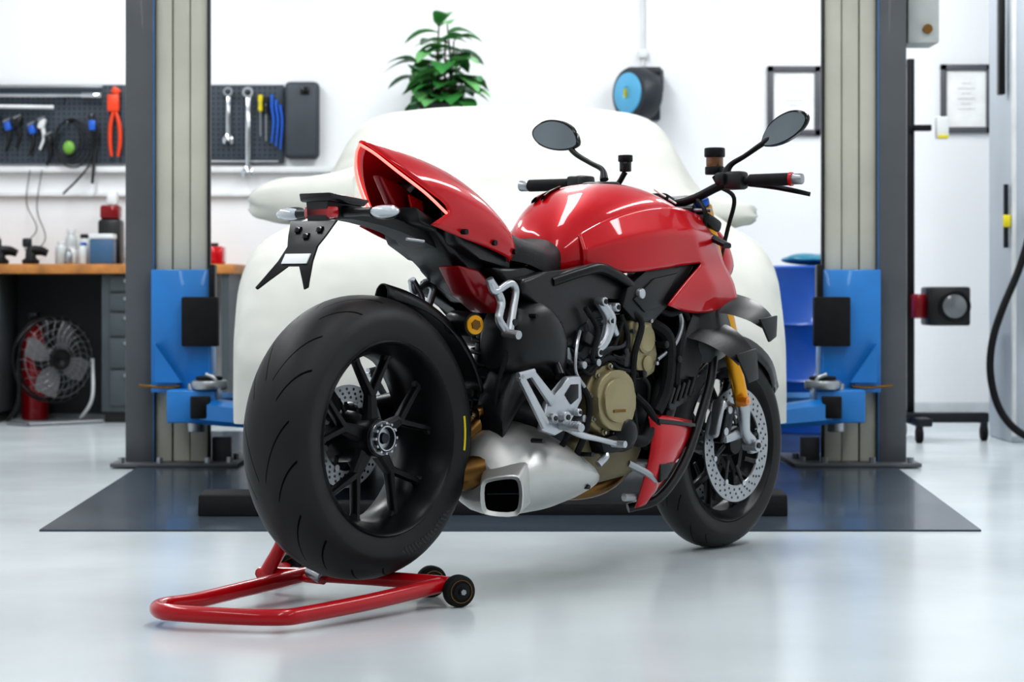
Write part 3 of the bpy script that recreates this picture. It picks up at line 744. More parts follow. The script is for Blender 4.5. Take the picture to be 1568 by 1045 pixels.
for s_, x in ((1, 1.255), (-1, 1.16)):
    g.box((x, .235*s_, 1.045), (.045, .06, .05), BLK, bev=.01); g.box((x-.01, .20*s_, 1.05), (.05, .03, .035), BLK, bev=.008)
    g.cyl((x+.04, .19*s_, 1.04), (x+.05, .24*s_, 1.045), .014, BLKM, seg=14)
    g.tube([(x+.05, .22*s_, 1.04), (x+.075, .30*s_, 1.03), (x+.07, .38*s_, 1.015), (x+.085, .42*s_, 1.005)], [.007, .008, .007, .006], BLKM, 8)
g.box((1.20, 0, .985), (.06, .11, .05), BLKM, (0, .3, 0), bev=.012)
g.tube([(1.24, .19, 1.03), (1.33, .18, 1.0), (1.36, .14, .92), (1.34, .13, .84)], .006, RUB); g.tube([(1.17, -.19, 1.03), (1.27, -.17, 1.0), (1.33, -.12, .90)], .006, RUB)
g.tube([(1.23, .12, 1.0), (1.20, .17, .96), (1.21, .16, .90), (1.26, .13, .86)], .006, RUB)
g.done()
g = P('steering_damper'); g.cyl((1.20, -.08, .965), (1.22, .12, .965), .012, BLKM, bev=.003); g.cyl((1.22, .10, .965), (1.23, .17, .965), .006, STEEL)
g.bar((1.24, .13, .905), (1.19, .25, .865), .04, .025, .015, (0, 0, 1), BLK)
g.done()
g = P('dashboard'); g.box((1.31, 0, .985), (.025, .14, .07), BLK, (0, .9, 0), bev=.01); g.done()
g = P('fluid_reservoirs')
g.cyl((1.285, .145, 1.085), (1.285, .145, 1.12), .024, OIL, seg=28, bev=.003); g.cyl((1.285, .145, 1.113), (1.285, .145, 1.14), .029, BLKM, seg=28, bev=.004)
g.cyl((1.285, .145, 1.065), (1.285, .145, 1.088), .027, BLKM, seg=24, bev=.003); g.tube([(1.285, .145, 1.06), (1.28, .17, 1.03), (1.26, .20, 1.04)], .008, BLKM)
g.cyl((1.235, -.125, 1.08), (1.235, -.125, 1.11), .017, BLKG, seg=24, bev=.003); g.cyl((1.235, -.125, 1.108), (1.235, -.125, 1.128), .021, BLKM, seg=24, bev=.003)
g.tube([(1.235, -.125, 1.08), (1.22, -.15, 1.04), (1.18, -.19, 1.04)], .008, BLKM)
g.done()
g = P('mirrors')
for s_, x, k_, zc, tl in ((1, 1.262, .88, 1.178, .40), (-1, 1.245, .97, 1.192, .22)):
    c = Vector((x, .378*s_, zc))
    g.tube([(x-.01, .20*s_, 1.06), (x+.0, .215*s_, 1.09), (x, .26*s_, 1.112), (x, .315*s_, 1.142), (x+.012, .35*s_, zc-.015)], [.013, .008, .007, .008, .012], BLKM, 10)
    def mp_(a, b, d): 
        a, b = a*k_, b*k_
        a2 = a*cos(tl)-b*sin(tl); b2 = a*sin(tl)+b*cos(tl)
        return (c.x+d+.18*b, c.y+a2*s_, c.z+b2)
    o = [(-.085, -.012), (-.06, .026), (-.01, .046), (.045, .044), (.085, .024), (.10, -.004), (.075, -.03), (.02, -.042), (-.04, -.036)]
    o = [(q.x, q.y) for q in cr([(a, b, 0) for a, b in o], 3, True)]
    g.plate(o, mp_, 0, .014, BLKG, .004)
    g.plate([(a*.91, b*.89) for a, b in o], mp_, -.002, .004, MIRR, 0)
    g.ell(mp_(0, 0, .016), (.016, .06, .025), BLKG)
g.done()

# ------------------------------------------------------------------ paddock stand
ST = empty('paddock_stand', (-.45, 5.1, 0))
g = G('stand_frame', ST, world=True)
g.tube([(-.17, 5.215, .05), (-.32, 5.01, .04), (-.45, 4.86, .034), (-.50, 4.82, .033), (-.60, 4.83, .033), (-.74, 4.87, .035), (-.785, 4.92, .035), (-.78, 4.98, .036), (-.72, 5.05, .037), (-.62, 5.20, .045), (-.50, 5.375, .055)], .0185, REDST, 16, 6)
g.tube([(-.50, 5.375, .055), (-.40, 5.34, .055), (-.20, 5.27, .05), (-.15, 5.25, .048)], .0185, REDST, 14, 4)
g.tube([(-.62, 5.47, .045), (-.55, 5.42, .05), (-.49, 5.37, .055)], .017, REDST, 14, 4)
g.tube([(-.60, 5.43, .055), (-.555, 5.41, .14), (-.515, 5.385, .30), (-.51, 5.38, .395)], .018, REDST, 14, 4)
g.cyl((-.53, 5.40, .395), (-.49, 5.365, .396), .022, STEEL, seg=18)
g.cyl((-.49, 5.33, .070), (-.455, 5.30, .055), .014, STEEL, seg=16, bev=.004); g.cyl((-.51, 5.35, .05), (-.45, 5.30, .05), .010, REDST)
g.cyl((-.115, 5.195, .038), (-.205, 5.395, .038), .008, STEEL, seg=12)
g.done()
g = G('stand_wheels', ST, world=True)
for c in ((-.125, 5.205), (-.196, 5.378), (-.565, 5.64)):
    ax = Vector((.42, -.9, 0))
    g.lathe((c[0], c[1], .038), ax, [(-.016, .012), (-.016, .03), (-.013, .036), (-.008, .038), (.008, .038), (.013, .036), (.016, .03), (.016, .012)], RUB, 32)
    g.lathe((c[0], c[1], .038), ax, [(.016, .0275), (.0175, .0275), (.0175, .0255)], BRASS, 28, caps=False)
    g.lathe((c[0], c[1], .038), ax, [(-.019, .020), (.019, .020), (.021, .01), (.026, .01), (.026, 0)], BLKM, 24)
    g.cyl(Vector((c[0], c[1], .038))+ax.normalized()*.024, Vector((c[0], c[1], .038))+ax.normalized()*.030, .007, STEEL, seg=6)
g.tube([(-.565, 5.64, .038), (-.60, 5.55, .045), (-.62, 5.47, .045)], .015, REDST, 10)
g.done()

# ------------------------------------------------------------------ covered car
CAR = empty('covered_car', (-.01, 9.8, 0))
COVER = mat('cover_fabric', 'cbccc5', .85, 0, 0, 3, .05, .6, 3.2, spec=.2, bdist=.09)
def cs_(y, k, *xz): return [(x*k-.01, y, z) for x, z in xz]
def car_sec(y, k, *xz):
    h = cs_(y, k, *xz); return [(x, yy, z) for x, yy, z in h[::-1]]+[(-x-.02, yy, z) for x, yy, z in h[1:]]
K = 1.03
g = G('fabric_cover', CAR, world=True)
secs = [car_sec(7.60, K, (0, .60), (.3, .60), (.5, .58), (.62, .55), (.68, .5), (.70, .44), (.70, .36), (.70, .29)),
        car_sec(7.66, K, (0, .80), (.32, .795), (.58, .775), (.74, .72), (.82, .62), (.86, .50), (.86, .38), (.86, .28)),
        car_sec(7.80, K, (0, .93), (.35, .925), (.64, .905), (.82, .84), (.90, .73), (.93, .58), (.935, .42), (.935, .275)),
        car_sec(8.15, K, (0, 1.0), (.38, .995), (.67, .98), (.86, .93), (.945, .82), (.965, .62), (.965, .42), (.96, .27)),
        car_sec(8.75, K, (0, 1.06), (.4, 1.06), (.68, 1.04), (.86, .99), (.955, .86), (.975, .65), (.975, .42), (.97, .27)),
        car_sec(9.10, K, (0, 1.30), (.36, 1.285), (.62, 1.22), (.80, 1.08), (.94, .92), (.97, .70), (.97, .42), (.965, .27)),
        car_sec(9.50, K, (0, 1.51), (.38, 1.495), (.62, 1.43), (.76, 1.22), (.91, 1.0), (.97, .72), (.97, .42), (.965, .27)),
        car_sec(10.1, K, (0, 1.57), (.38, 1.555), (.63, 1.49), (.77, 1.26), (.92, 1.02), (.97, .72), (.97, .42), (.965, .27)),
        car_sec(11.0, K, (0, 1.53), (.38, 1.515), (.62, 1.44), (.76, 1.24), (.91, 1.02), (.96, .72), (.96, .42), (.955, .27)),
        car_sec(11.6, K, (0, 1.30), (.36, 1.29), (.58, 1.22), (.72, 1.1), (.85, .95), (.92, .70), (.92, .42), (.91, .27)),
        car_sec(11.75, K, (0, .9), (.36, .89), (.56, .86), (.70, .80), (.80, .7), (.84, .55), (.84, .40), (.83, .27))]
g.loft(secs, COVER, 5, 6, cap=False)
for q in g.v:
    w_ = max(0, min(1, (.95-q.z)/.6))
    a = (q.x*9+q.y*7); q.x += math.copysign(.012*sin(a*1.7)*w_, q.x); q.y += .012*sin(q.x*13+q.z*5)*w_*(q.y < 8.2)
g.loft([[(q[0], q[1]-.002, q[2]) for q in secs[0]], [(q[0]*.5, 7.585, .29+(q[2]-.29)*.5) for q in secs[0]], [(0+q[0]*.02, 7.58, .3) for q in secs[0]]], COVER, 4, 3)
# cloth draped over the door mirrors: tapered lobe blending into the body side
for s_, tip, zt, hh in ((-1, 1.055, 1.10, .075), (1, 1.0, 1.05, .05)):
    secs = []
    for t, k_ in ((0, 1.5), (.35, 1.25), (.7, 1.08), (.92, .8), (1.0, .35)):
        x = s_*(.62+(tip-.62)*t)-.01; zc = zt+.02*(1-t); r1, r2 = .11*k_, hh*k_*1.1
        secs.append([(x+.01*sin(j*2.1), 9.03+r1*cos(2*pi*j/12), zc+r2*sin(2*pi*j/12)+.006*sin(j*2.7+t*9)) for j in range(12)])
    g.loft(secs, COVER, 3, 5, cyc=True, cap=True)
g.done(70)
g = G('car_wheels', CAR, world=True)
for x in (-.79, .77):
    for y in (8.45, 11.0):
        g.lathe((x, y, .31), (1, 0, 0), [(-.10, .2), (-.10, .27), (-.08, .305), (0, .31), (.08, .305), (.10, .27), (.10, .2)], CARTYRE, 40)
        g.lathe((x, y, .31), (1, 0, 0), [(-.102, .2), (-.07, .16), (-.07, .04), (-.09, .03), (-.09, 0)], STEEL, 32)
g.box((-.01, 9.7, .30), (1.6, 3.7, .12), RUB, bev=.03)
g.done()
g = G('floor_blocks'); 
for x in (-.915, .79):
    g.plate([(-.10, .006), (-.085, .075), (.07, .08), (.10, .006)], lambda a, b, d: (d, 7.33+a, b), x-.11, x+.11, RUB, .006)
g.plate([(-.06, .006), (-.05, .045), (.05, .045), (.06, .006)], lambda a, b, d: (d, 7.33+a, b), -.82, .70, RUB, .004)  # lower black bar running between the two end blocks
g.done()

# ------------------------------------------------------------------ two-post lift
def post(sx, xin):
    e = empty('lift_post', (xin+sx*.15, 9.36, 0)); W = dict(parent=e, world=True)
    X = lambda d: xin+sx*d
    def bx(g, d0, d1, y0, y1, z0, z1, m, bev=.004): g.box(((X(d0)+X(d1))/2, (y0+y1)/2, (z0+z1)/2), (abs(d1-d0), y1-y0, z1-z0), m, bev=bev)
    g = G('column', **W)
    bx(g, .0, .012, 9.34, 9.38, .02, 3.25, BLK); bx(g, .012, .085, 9.36, 9.42, .02, 3.25, CREAM, .006); bx(g, .088, .16, 9.37, 9.42, .02, 3.25, CREAM, .006); bx(g, .163, .232, 9.36, 9.42, .02, 3.25, CREAM, .006)
    bx(g, .232, .355, 9.33, 9.75, .02, 3.25, DGREY, .006); bx(g, .234, .237, 9.325, 9.335, .02, 3.25, BLUEP, .001)  # thin blue strip: bluish glow on the column edge, put in as colour
    bx(g, .07, .23, 9.42, 9.70, .02, 3.24, DGREY)
    g.done()
    g = G('base_plate', **W)
    bx(g, -.13, .40, 9.22, 9.85, .006, .022, DGREY, .003)
    for d, y in ((-.09, 9.28), (.0, 9.26), (.2, 9.26), (.36, 9.26), (-.09, 9.5)): g.cyl((X(d), y, .02), (X(d), y, .045), .014, STEEL, seg=6)
    bx(g, -.08, .0, 9.4, 9.44, .02, .12, DGREY)
    g.done()
    g = G('carriage', **W)
    bx(g, -.008, .236, 9.26, 9.36, .315, .83, BLUEP, .006); bx(g, -.015, .0, 9.26, 9.42, .315, .83, BLUEP, .006)
    bx(g, -.05, .10, 9.20, 9.26, .51, .715, RUB, .006)
    bx(g, -.035, -.01, 9.22, 9.3, .62, .85, BLKM, .004)
    g.add([(X(.21), 9.255, .52), (X(.10), 9.255, .36), (X(.21), 9.255, .36), (X(.21), 9.20, .52), (X(.10), 9.20, .36), (X(.21), 9.20, .36)], [[0, 1, 2], [3, 4, 5], [0, 1, 4, 3], [1, 2, 5, 4], [0, 2, 5, 3]], BLUEP)
    bx(g, -.06, .14, 9.06, 9.28, .20, .335, BLUEP, .008)
    bx(g, -.04, .04, 9.04, 9.07, .22, .31, BLKM, .004)
    g.tube([(X(.28), 9.24, .345), (X(.16), 9.2, .34), (X(.10), 9.18, .345)], .006, BRASS)
    g.done()
    g = G('swing_arms', **W)
    for (a, b, z) in (((.03, 9.14), (-.42, 8.85), .25), ((.03, 9.5), (-.45, 10.4), .25)):
        g.bar((X(a[0]), a[1], z), (X(b[0]), b[1], z-.03), .11, .09, .11, (0, 0, 1), BLUEP, .08)
        g.cyl((X(b[0]), b[1], z), (X(b[0]), b[1], z+.05), .06, BLKM, bev=.006)
    g.cyl((X(.03), 9.14, .16), (X(.03), 9.14, .36), .035, STEEL, bev=.004)
    g.cyl((X(-.03), 9.10, .335), (X(-.03), 9.10, .375), .075, STEEL, bev=.01); g.cyl((X(-.03), 9.10, .375), (X(-.03), 9.10, .39), .055, RUB, bev=.006)
    g.tube([(X(-.08), 9.05, .33), (X(-.06), 9.05, .38), (X(-.02), 9.05, .40)], .008, STEEL)
    g.done()
post(-1, -1.272); post(1, 1.305)

# ------------------------------------------------------------------ workshop left side
WY = 12.95
g = G('workbench')
g.box((-2.65, 12.65, .862), (2.2, .60, .055), WOOD, bev=.006)
g.box((-1.60, 12.62, .42), (.04, .50, .83), CUP)
def cab(x0, x1):
    g.box(((x0+x1)/2, 12.67, .45), (x1-x0, .50, .78), CUP, bev=.006); g.box(((x0+x1)/2, 12.67, .03), (x1-x0-.03, .46, .06), BLK)
    zs = [.83, .73, .62, .48, .30, .09]
    for a, b in zip(zs, zs[1:]):
        g.box(((x0+x1)/2+.02, 12.415, (a+b)/2), (x1-x0-.06, .02, a-b-.012), CUP, bev=.004)
        g.box(((x0+x1)/2-.04, 12.40, a-.035), (.11, .015, .018), STEEL, bev=.003)
cab(-2.30, -1.85); cab(-3.60, -2.87)
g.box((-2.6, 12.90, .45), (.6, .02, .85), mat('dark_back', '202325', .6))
g.done()
g = G('pegboard')
g.box((-2.37, 12.93, 1.71), (2.08, .02, .46), PEG, bev=.003)
HOLE = mat('peg_hole', '15181b', .8)
vs, fs = [], []
for i in range(68):
    for j in range(15):
        x, z = -3.39+i*.030, 1.50+j*.030
        if -2.2 < x < -1.78: continue
        o = len(vs); vs += [(x-.004, 12.919, z-.006), (x+.004, 12.919, z-.006), (x+.004, 12.919, z+.006), (x-.004, 12.919, z+.006)]; fs.append([o, o+1, o+2, o+3])
g.add(vs, fs, HOLE)
g.done()
g = G('tool_case'); g.box((-1.22, 12.903, 1.73), (.20, .09, .45), mat('case_dark', '3c4249', .5), bev=.03, seg=3); g.box((-1.20, 12.855, 1.90), (.05, .02, .04), BLKG, bev=.004); g.done()
PY = 12.9195
def wrench(name, x, ztop, L, s=1, m=None):
    g = G(name); m = m or CHROME; y = 12.880
    g.plate([(x-.011*s, ztop-.05), (x+.011*s, ztop-.05), (x+.012*s, ztop-L+.05), (x-.012*s, ztop-L+.05)], XZ, y, y+.010, m, .003)
    g.lathe((x, y-.004, ztop-.028*s), (0, 1, 0), [(0, .016*s), (0, .028*s), (.016, .028*s), (.016, .016*s)], m, 24, closed=True)
    zb = ztop-L
    g.plate([(x-.014*s, zb+.055), (x-.032*s, zb+.03), (x-.030*s, zb), (x-.014*s, zb-.005), (x-.012*s, zb+.02), (x+.012*s, zb+.02), (x+.014*s, zb-.005), (x+.030*s, zb), (x+.032*s, zb+.03), (x+.014*s, zb+.055)], XZ, y-.003, y+.013, m, .003)
    g.tube([(x, PY, ztop-.028), (x, y-.012, ztop-.028), (x, y-.02, ztop-.015)], .003, STEEL, 6, smooth=False)
    g.done()
wrench('combination_wrench', -1.65, 1.925, .33, 1.0); wrench('combination_wrench', -1.535, 1.925, .52, 1.15)
def driver(x, z, L, m, nm='screwdriver'):
    g = G(nm); y = 12.885
    g.lathe((x, y, z), (0, 0, -1), [(0, .006), (.004, .014), (.03, .016), (.05, .012), (.09, .015), (.10, .008)], m, 16)
    g.cyl((x, y, z-.10), (x, y, z-.10-L), .004, STEEL, seg=8); g.tube([(x, PY, z-.05), (x, y-.02, z-.05)], .004, STEEL, smooth=False); g.done()
driver(-1.462, 1.88, .14, YEL); driver(-1.43, 1.87, .16, BLK)
for i, x in enumerate((-1.395, -1.37, -1.345)):
    g = G('hex_key_handle'); g.tube([(x, 12.885, 1.88-.03*i), (x, 12.885, 1.80), (x+.010, 12.885, 1.72), (x-.002, 12.885, 1.60-.02*i)], [.010, .009, .008, .006], BLUB, 10); g.cyl((x, PY, 1.80), (x, 12.885, 1.80), .004, STEEL); g.done()
g = G('tool_rail'); g.cyl((-1.78, 12.905, 1.492), (-1.36, 12.905, 1.492), .008, STEEL, seg=14); g.cyl((-1.7, PY, 1.492), (-1.7, 12.905, 1.492), .005, STEEL); g.cyl((-1.45, PY, 1.492), (-1.45, 12.905, 1.492), .005, STEEL); g.done()
g = G('torque_bar'); g.tube([(-3.35, 12.87, 1.875), (-2.5, 12.87, 1.872)], .013, CHROME, 14); g.cyl((-2.50, 12.87, 1.872), (-2.38, 12.87, 1.872), .018, CHROME, bev=.004); g.cyl((-3.0, PY, 1.875), (-3.0, 12.87, 1.875), .006, STEEL); g.cyl((-2.6, PY, 1.875), (-2.6, 12.87, 1.875), .006, STEEL)
g.tube([(-3.35, 12.88, 1.925), (-2.38, 12.88, 1.925)], .010, STEEL, 12); g.done()
g = G('torque_bar'); g.tube([(-3.35, 12.87, 1.815), (-2.66, 12.87, 1.805)], .012, WHPL, 14); g.cyl((-2.8, PY, 1.807), (-2.8, 12.87, 1.807), .006, STEEL); g.done()
g = G('orange_pliers')
for d in (-.022, .03): g.tube([(-2.31+d*.3, 12.88, 1.78), (-2.31+d, 12.88, 1.70), (-2.31+d*1.1, 12.88, 1.60), (-2.31+d*.7, 12.88, 1.52)], [.010, .013, .012, .009], ORNG, 10)
g.box((-2.315, 12.88, 1.83), (.07, .03, .10), ORNG, bev=.008); g.box((-2.30, 12.88, 1.90), (.05, .03, .04), ORNG, (0, .5, 0), bev=.008); g.cyl((-2.31, PY, 1.83), (-2.31, 12.88, 1.83), .006, STEEL); g.done()
def hook(g, x, z): g.cyl((x, PY, z), (x, 12.86, z), .005, STEEL, seg=8)
g = G('cable_coil')
for k in range(4):
    c = (-2.58+.012*k, 1.62-.008*k); r = .075+.010*k
    g.tube([(c[0]+cos(t)*r, 12.88-.008*k, c[1]+sin(t)*r*1.35) for t in [2*pi*i/14 for i in range(14)]], .0045, BLK, 8, 3, cyc=True)
g.ell((-2.57, 12.86, 1.57), (.035, .02, .04), GRNP); hook(g, -2.58, 1.72); g.done()
g = G('cable_coil')
g.tube([(-2.455, 12.87, 1.76), (-2.43, 12.87, 1.65), (-2.44, 12.87, 1.50), (-2.50, 12.84, 1.40), (-2.60, 12.84, 1.30)], .006, BLK); g.tube([(-2.43, 12.87, 1.76), (-2.40, 12.87, 1.66), (-2.42, 12.87, 1.56), (-2.43, 12.84, 1.36)], .009, BLK); g.box((-2.435, 12.87, 1.70), (.04, .03, .06), BLUB, bev=.006); hook(g, -2.44, 1.76); g.done()
for i, (x, z, m1) in enumerate(((-3.0, 1.75, BLK), (-2.93, 1.72, BLUB), (-2.87, 1.74, BLK), (-2.79, 1.70, BLUB), (-2.73, 1.73, WHPL), (-2.69, 1.64, BLK))):
    g = G('air_tool'); g.box((x, 12.885, z-.02), (.04, .05, .065), m1, (0, .3*(-1)**i, 0), bev=.01)
    g.tube([(x, 12.88, z-.03), (x+.012, 12.88, z-.10), (x-.012, 12.88, z-.17)], [.015, .011, .007], BLK if i % 2 else m1, 10); g.tube([(x-.02, 12.86, z), (x+.02, 12.86, z+.02)], [.009, .006], STEEL, smooth=False); hook(g, x, z+.01); g.done()
g = G('hanging_cable')
g.tube([(-2.80, 12.88, 1.44), (-2.82, 12.88, 1.25), (-2.76, 12.88, 1.10), (-2.83, 12.88, 1.0), (-2.78, 12.86, .92)], .003, GREYM, 6); g.tube([(-2.73, 12.88, 1.44), (-2.76, 12.88, 1.22), (-2.71, 12.88, 1.05), (-2.78, 12.88, .95)], .003, GREYM, 6); g.done()
BT = .8895
def jar(x, y, r, h, m, capm=None, nm='plastic_jar'):
    g = G(nm); g.lathe((x, y, BT), (0, 0, 1), [(0, r*.9), (h*.04, r), (h*.7, r), (h*.82, r*.8), (h*.86, r*.6), (h*.9, r*.6)], m, 24)
    g.lathe((x, y, BT+h*.88), (0, 0, 1), [(0, r*.66), (h*.12, r*.66), (h*.13, r*.5)], capm or WHPL, 20); g.done()
jar(-2.55, 12.54, .033, .13, GLASSY); jar(-2.48, 12.50, .03, .10, WHPL); jar(-2.43, 12.60, .035, .17, GLASSY, BLK); jar(-2.41, 12.47, .026, .12, WHPL, BLUB); jar(-2.52, 12.68, .035, .20, GLASSY)
jar(-2.17, 12.6, .035, .14, WHPL, ORNG); jar(-2.48, 12.40, .022, .08, STEEL, STEEL)
g = G('parts_box'); g.box((-2.30, 12.47, BT+.07), (.13, .12, .14), mat('steel_blue_box', '3d5f80', .4), bev=.008); g.box((-2.30, 12.47, BT+.155), (.135, .125, .03), WHPL, bev=.006); g.done()
g = G('battery_tool'); g.box((-2.30, 12.72, BT+.13), (.13, .14, .26), BLK, bev=.02); g.box((-2.30, 12.72, BT+.30), (.11, .12, .08), REDD, bev=.015); g.box((-2.29, 12.72, BT+.38), (.06, .08, .08), WHPL, bev=.012); g.done()
def polisher(x, y):
    g = G('angle_grinder'); g.lathe((x, y, BT+.0), (0, 0, 1), [(0, .045), (.02, .05), (.035, .03), (.07, .028), (.10, .02)], BLK, 20)
    g.tube([(x, y, BT+.075), (x+.05, y+.015, BT+.075), (x+.09, y+.02, BT+.06)], [.030, .026, .02], BLKM, 14); g.box((x-.02, y, BT+.12), (.05, .04, .05), GREYM, bev=.01); g.done()
polisher(-2.88, 12.48); polisher(-2.70, 12.44); 
g = G('spray_can'); g.cyl((-2.95, 12.66, BT), (-2.95, 12.66, BT+.16), .03, GLASSY, bev=.006); g.cyl((-2.95, 12.66, BT+.16), (-2.95, 12.66, BT+.20), .02, WHPL, bev=.005); g.done()
g = G('red_tool_box'); g.box((-1.68, 12.5, BT+.05), (.12, .15, .10), RED, bev=.012); g.box((-1.68, 12.5, BT+.11), (.05, .02, .02), BLK, bev=.004); g.done()

g = G('floor_fan')
fc = Vector((-2.53, 12.30, .36)); ax = Vector((.68, -.73, 0)).normalized(); e1 = Vector((ax.y, -ax.x, 0)); e2 = Vector((0, 0, 1))
FANM = mat('fan_wire', '7c7f82', .35, .8); BLADE = mat('fan_blade', '5c5a5c', .4)
R_ = .235
for k, (r, d) in enumerate([(R_, 0), (R_, -.06), (R_*.9, .035), (R_*.72, .05), (R_*.54, .055), (R_*.36, .058), (R_*.9, -.09), (R_*.6, -.10)]):
    g.tube([fc+ax*d+(e1*cos(t)+e2*sin(t))*r for t in [2*pi*i/28 for i in range(28)]], .007 if k < 2 else .0022, FANM if k > 1 else BLKM, 6, 2, cyc=True)
for i in range(26):
    t = 2*pi*i/26; q = e1*cos(t)+e2*sin(t); q2 = e1*cos(t+.25)+e2*sin(t+.25)
    g.tube([fc+ax*.058+q*.06, fc+ax*.052+q*R_*.6, fc+ax*.035+q2*R_*.9, fc+q2*R_], .0016, FANM, 5, 3)
g.lathe(fc, ax, [(.045, .0), (.06, .03), (.062, .055), (.05, .06)], BLKM, 24)
g.lathe(fc, ax, [(-.13, .05), (-.12, .07), (-.02, .07), (0, .05)], BLKM, 24)
for i in range(4):
    t = pi/2*i+.4; q = e1*cos(t)+e2*sin(t); n_ = e1*-sin(t)+e2*cos(t)
    g.loft([[fc+q*.04-n_*.02+ax*.01, fc+q*.04+n_*.02-ax*.01], [fc+q*.12-n_*.06+ax*.025, fc+q*.12+n_*.06-ax*.02], [fc+q*.205-n_*.06+ax*.03, fc+q*.205+n_*.05-ax*.015]], BLADE, 2, 3)
for s_ in (1, -1):
    b0 = fc+e1*R_*s_
    g.tube([b0, b0+Vector((0, 0, -.22)), Vector((b0.x, b0.y, .015))-ax*.12], .011, WHPL if s_ < 0 else BLKM, 10)
    g.tube([Vector((b0.x, b0.y, .015))-ax*.12, Vector((b0.x, b0.y, .013))+ax*.10], .011, STEEL, 10)
g.tube([fc+e1*R_+ax*.10-Vector((0, 0, .347)), fc-e1*R_+ax*.10-Vector((0, 0, .347))], .011, STEEL, 10)
g.done()
g = G('fire_extinguisher'); g.lathe((-2.73, 12.70, 0), (0, 0, 1), [(0, .07), (.01, .078), (.46, .078), (.51, .06), (.54, .03), (.57, .028)], REDD, 28); g.box((-2.73, 12.68, .60), (.05, .12, .03), BLK, bev=.006); g.tube([(-2.73, 12.63, .59), (-2.65, 12.58, .54), (-2.64, 12.58, .30), (-2.66, 12.58, .20)], .012, BLK); g.done()

# ------------------------------------------------------------------ wall items
def frame(x0, x1, z0, z1):
    g = G('certificate_frame'); y = WY-.012; t = .035
    for a, b, c, d in ((x0, x1, z1-t, z1), (x0, x1, z0, z0+t), (x0, x0+t, z0, z1), (x1-t, x1, z0, z1)): g.box(((a+b)/2, y, (c+d)/2), (b-a, .025, d-c), FRAMEM, bev=.003)
    g.box(((x0+x1)/2, y+.004, (z0+z1)/2), (x1-x0-.04, .006, z1-z0-.04), PAPER)
    for i in range(6): g.box(((x0+x1)/2, y, z1-.11-i*.03), ((x1-x0)*(.2+.15*(i % 2)), .002, .002), STEEL)
    g.done()
frame(1.49, 1.80, 1.645, 2.05); frame(2.50, 2.80, 1.66, 2.06)
g = G('hose_reel')
c = Vector((.71, 12.78, 1.875))
a_ = Vector((-.80, -.60, 0)).normalized()
g.lathe(c, a_, [(-.09, .10), (-.085, .145), (-.06, .155), (.03, .155), (.05, .145), (.055, .12), (.045, .12)], REEL, 40)
g.lathe(c, a_, [(.046, .122), (.062, .118), (.066, .10), (.066, .04), (.06, .035), (.06, 0)], CYAN, 36)
g.box(c+a_*.069, (.04, .004, .05), YEL, (0, 0, .9)); g.box((.84, 12.86, 1.95), (.07, .16, .14), REEL, bev=.015); g.box((.79, 12.80, 2.01), (.14, .08, .04), REEL, bev=.012); g.box((.80, 12.9, 1.86), (.12, .10, .26), REEL, bev=.01)
g.done()
g = G('cable_conduit'); g.cyl((.765, 12.935, 2.05), (.765, 12.935, 3.3), .008, WHPL, seg=10); g.box((.765, 12.93, 2.12), (.05, .03, .05), WHPL, bev=.006); g.done()
g = G('storage_cabinet'); g.box((-.38, 12.60, .80), (.80, .50, 1.54), LGREY, bev=.01); g.box((-.38, 12.345, .8), (.01, .01, 1.45), BLK); g.box((-.44, 12.34, .9), (.015, .02, .15), STEEL, bev=.004); g.box((-.32, 12.34, .9), (.015, .02, .15), STEEL, bev=.004)
g.box((-.38, 12.6, .02), (.76, .46, .04), BLK); g.done()
g = G('potted_plant'); pc = Vector((-.385, 12.48, 1.571))
g.lathe(pc, (0, 0, 1), [(0, .10), (.01, .105), (.20, .135), (.215, .14), (.215, .125), (.19, .12), (.19, 0)], POT, 32)
rnd = random.Random(11)
def leaf(base, d, L, w, m):
    d = d.normalized(); up = Vector((0, 0, 1)); sd = d.cross(up)
    sd = sd.normalized() if sd.length > .05 else Vector((1, 0, 0)); nn = sd.cross(d)
    vs, fs = [], []
    n = 6
    for i in range(n+1):
        t = i/n; wd_ = w*sin(pi*min(1, t*.93+.07))**.7; p = base+d*L*t-up*L*.55*t*t
        for j in (-1, -.5, 0, .5, 1): vs.append(p+sd*wd_*j*.5+nn*(abs(j)*wd_*.14))
    for i in range(n):
        for j in range(4): fs.append([i*5+j, i*5+j+1, (i+1)*5+j+1, (i+1)*5+j])
    g.add(vs, fs, m)
for k in range(11):
    a = k*2.4; rr_ = .03+.16*rnd.random(); h = .16+.32*(k % 4)/3
    top = pc+Vector((cos(a)*rr_, sin(a)*rr_*.8, .19+h)); b0 = pc+Vector((cos(a)*.03, sin(a)*.03, .19)); mid = b0.lerp(top, .5)+Vector((cos(a)*.03, sin(a)*.03, 0))
    g.tube([b0, mid, top], [.009, .006, .004], STEM, 6, 4)
    for i in range(9):
        t = .08+.92*i/8; p = b0.lerp(mid, t*2) if t < .5 else mid.lerp(top, t*2-1)
        aa = a+i*2.4+rnd.random(); el = .05+.5*rnd.random()+.2*(t > .9)
        leaf(p, Vector((cos(aa), sin(aa)*.8, el)), .17+.07*rnd.random(), .105+.035*rnd.random(), LEAF if rnd.random() < .5 else LEAF2)
g.done(80)

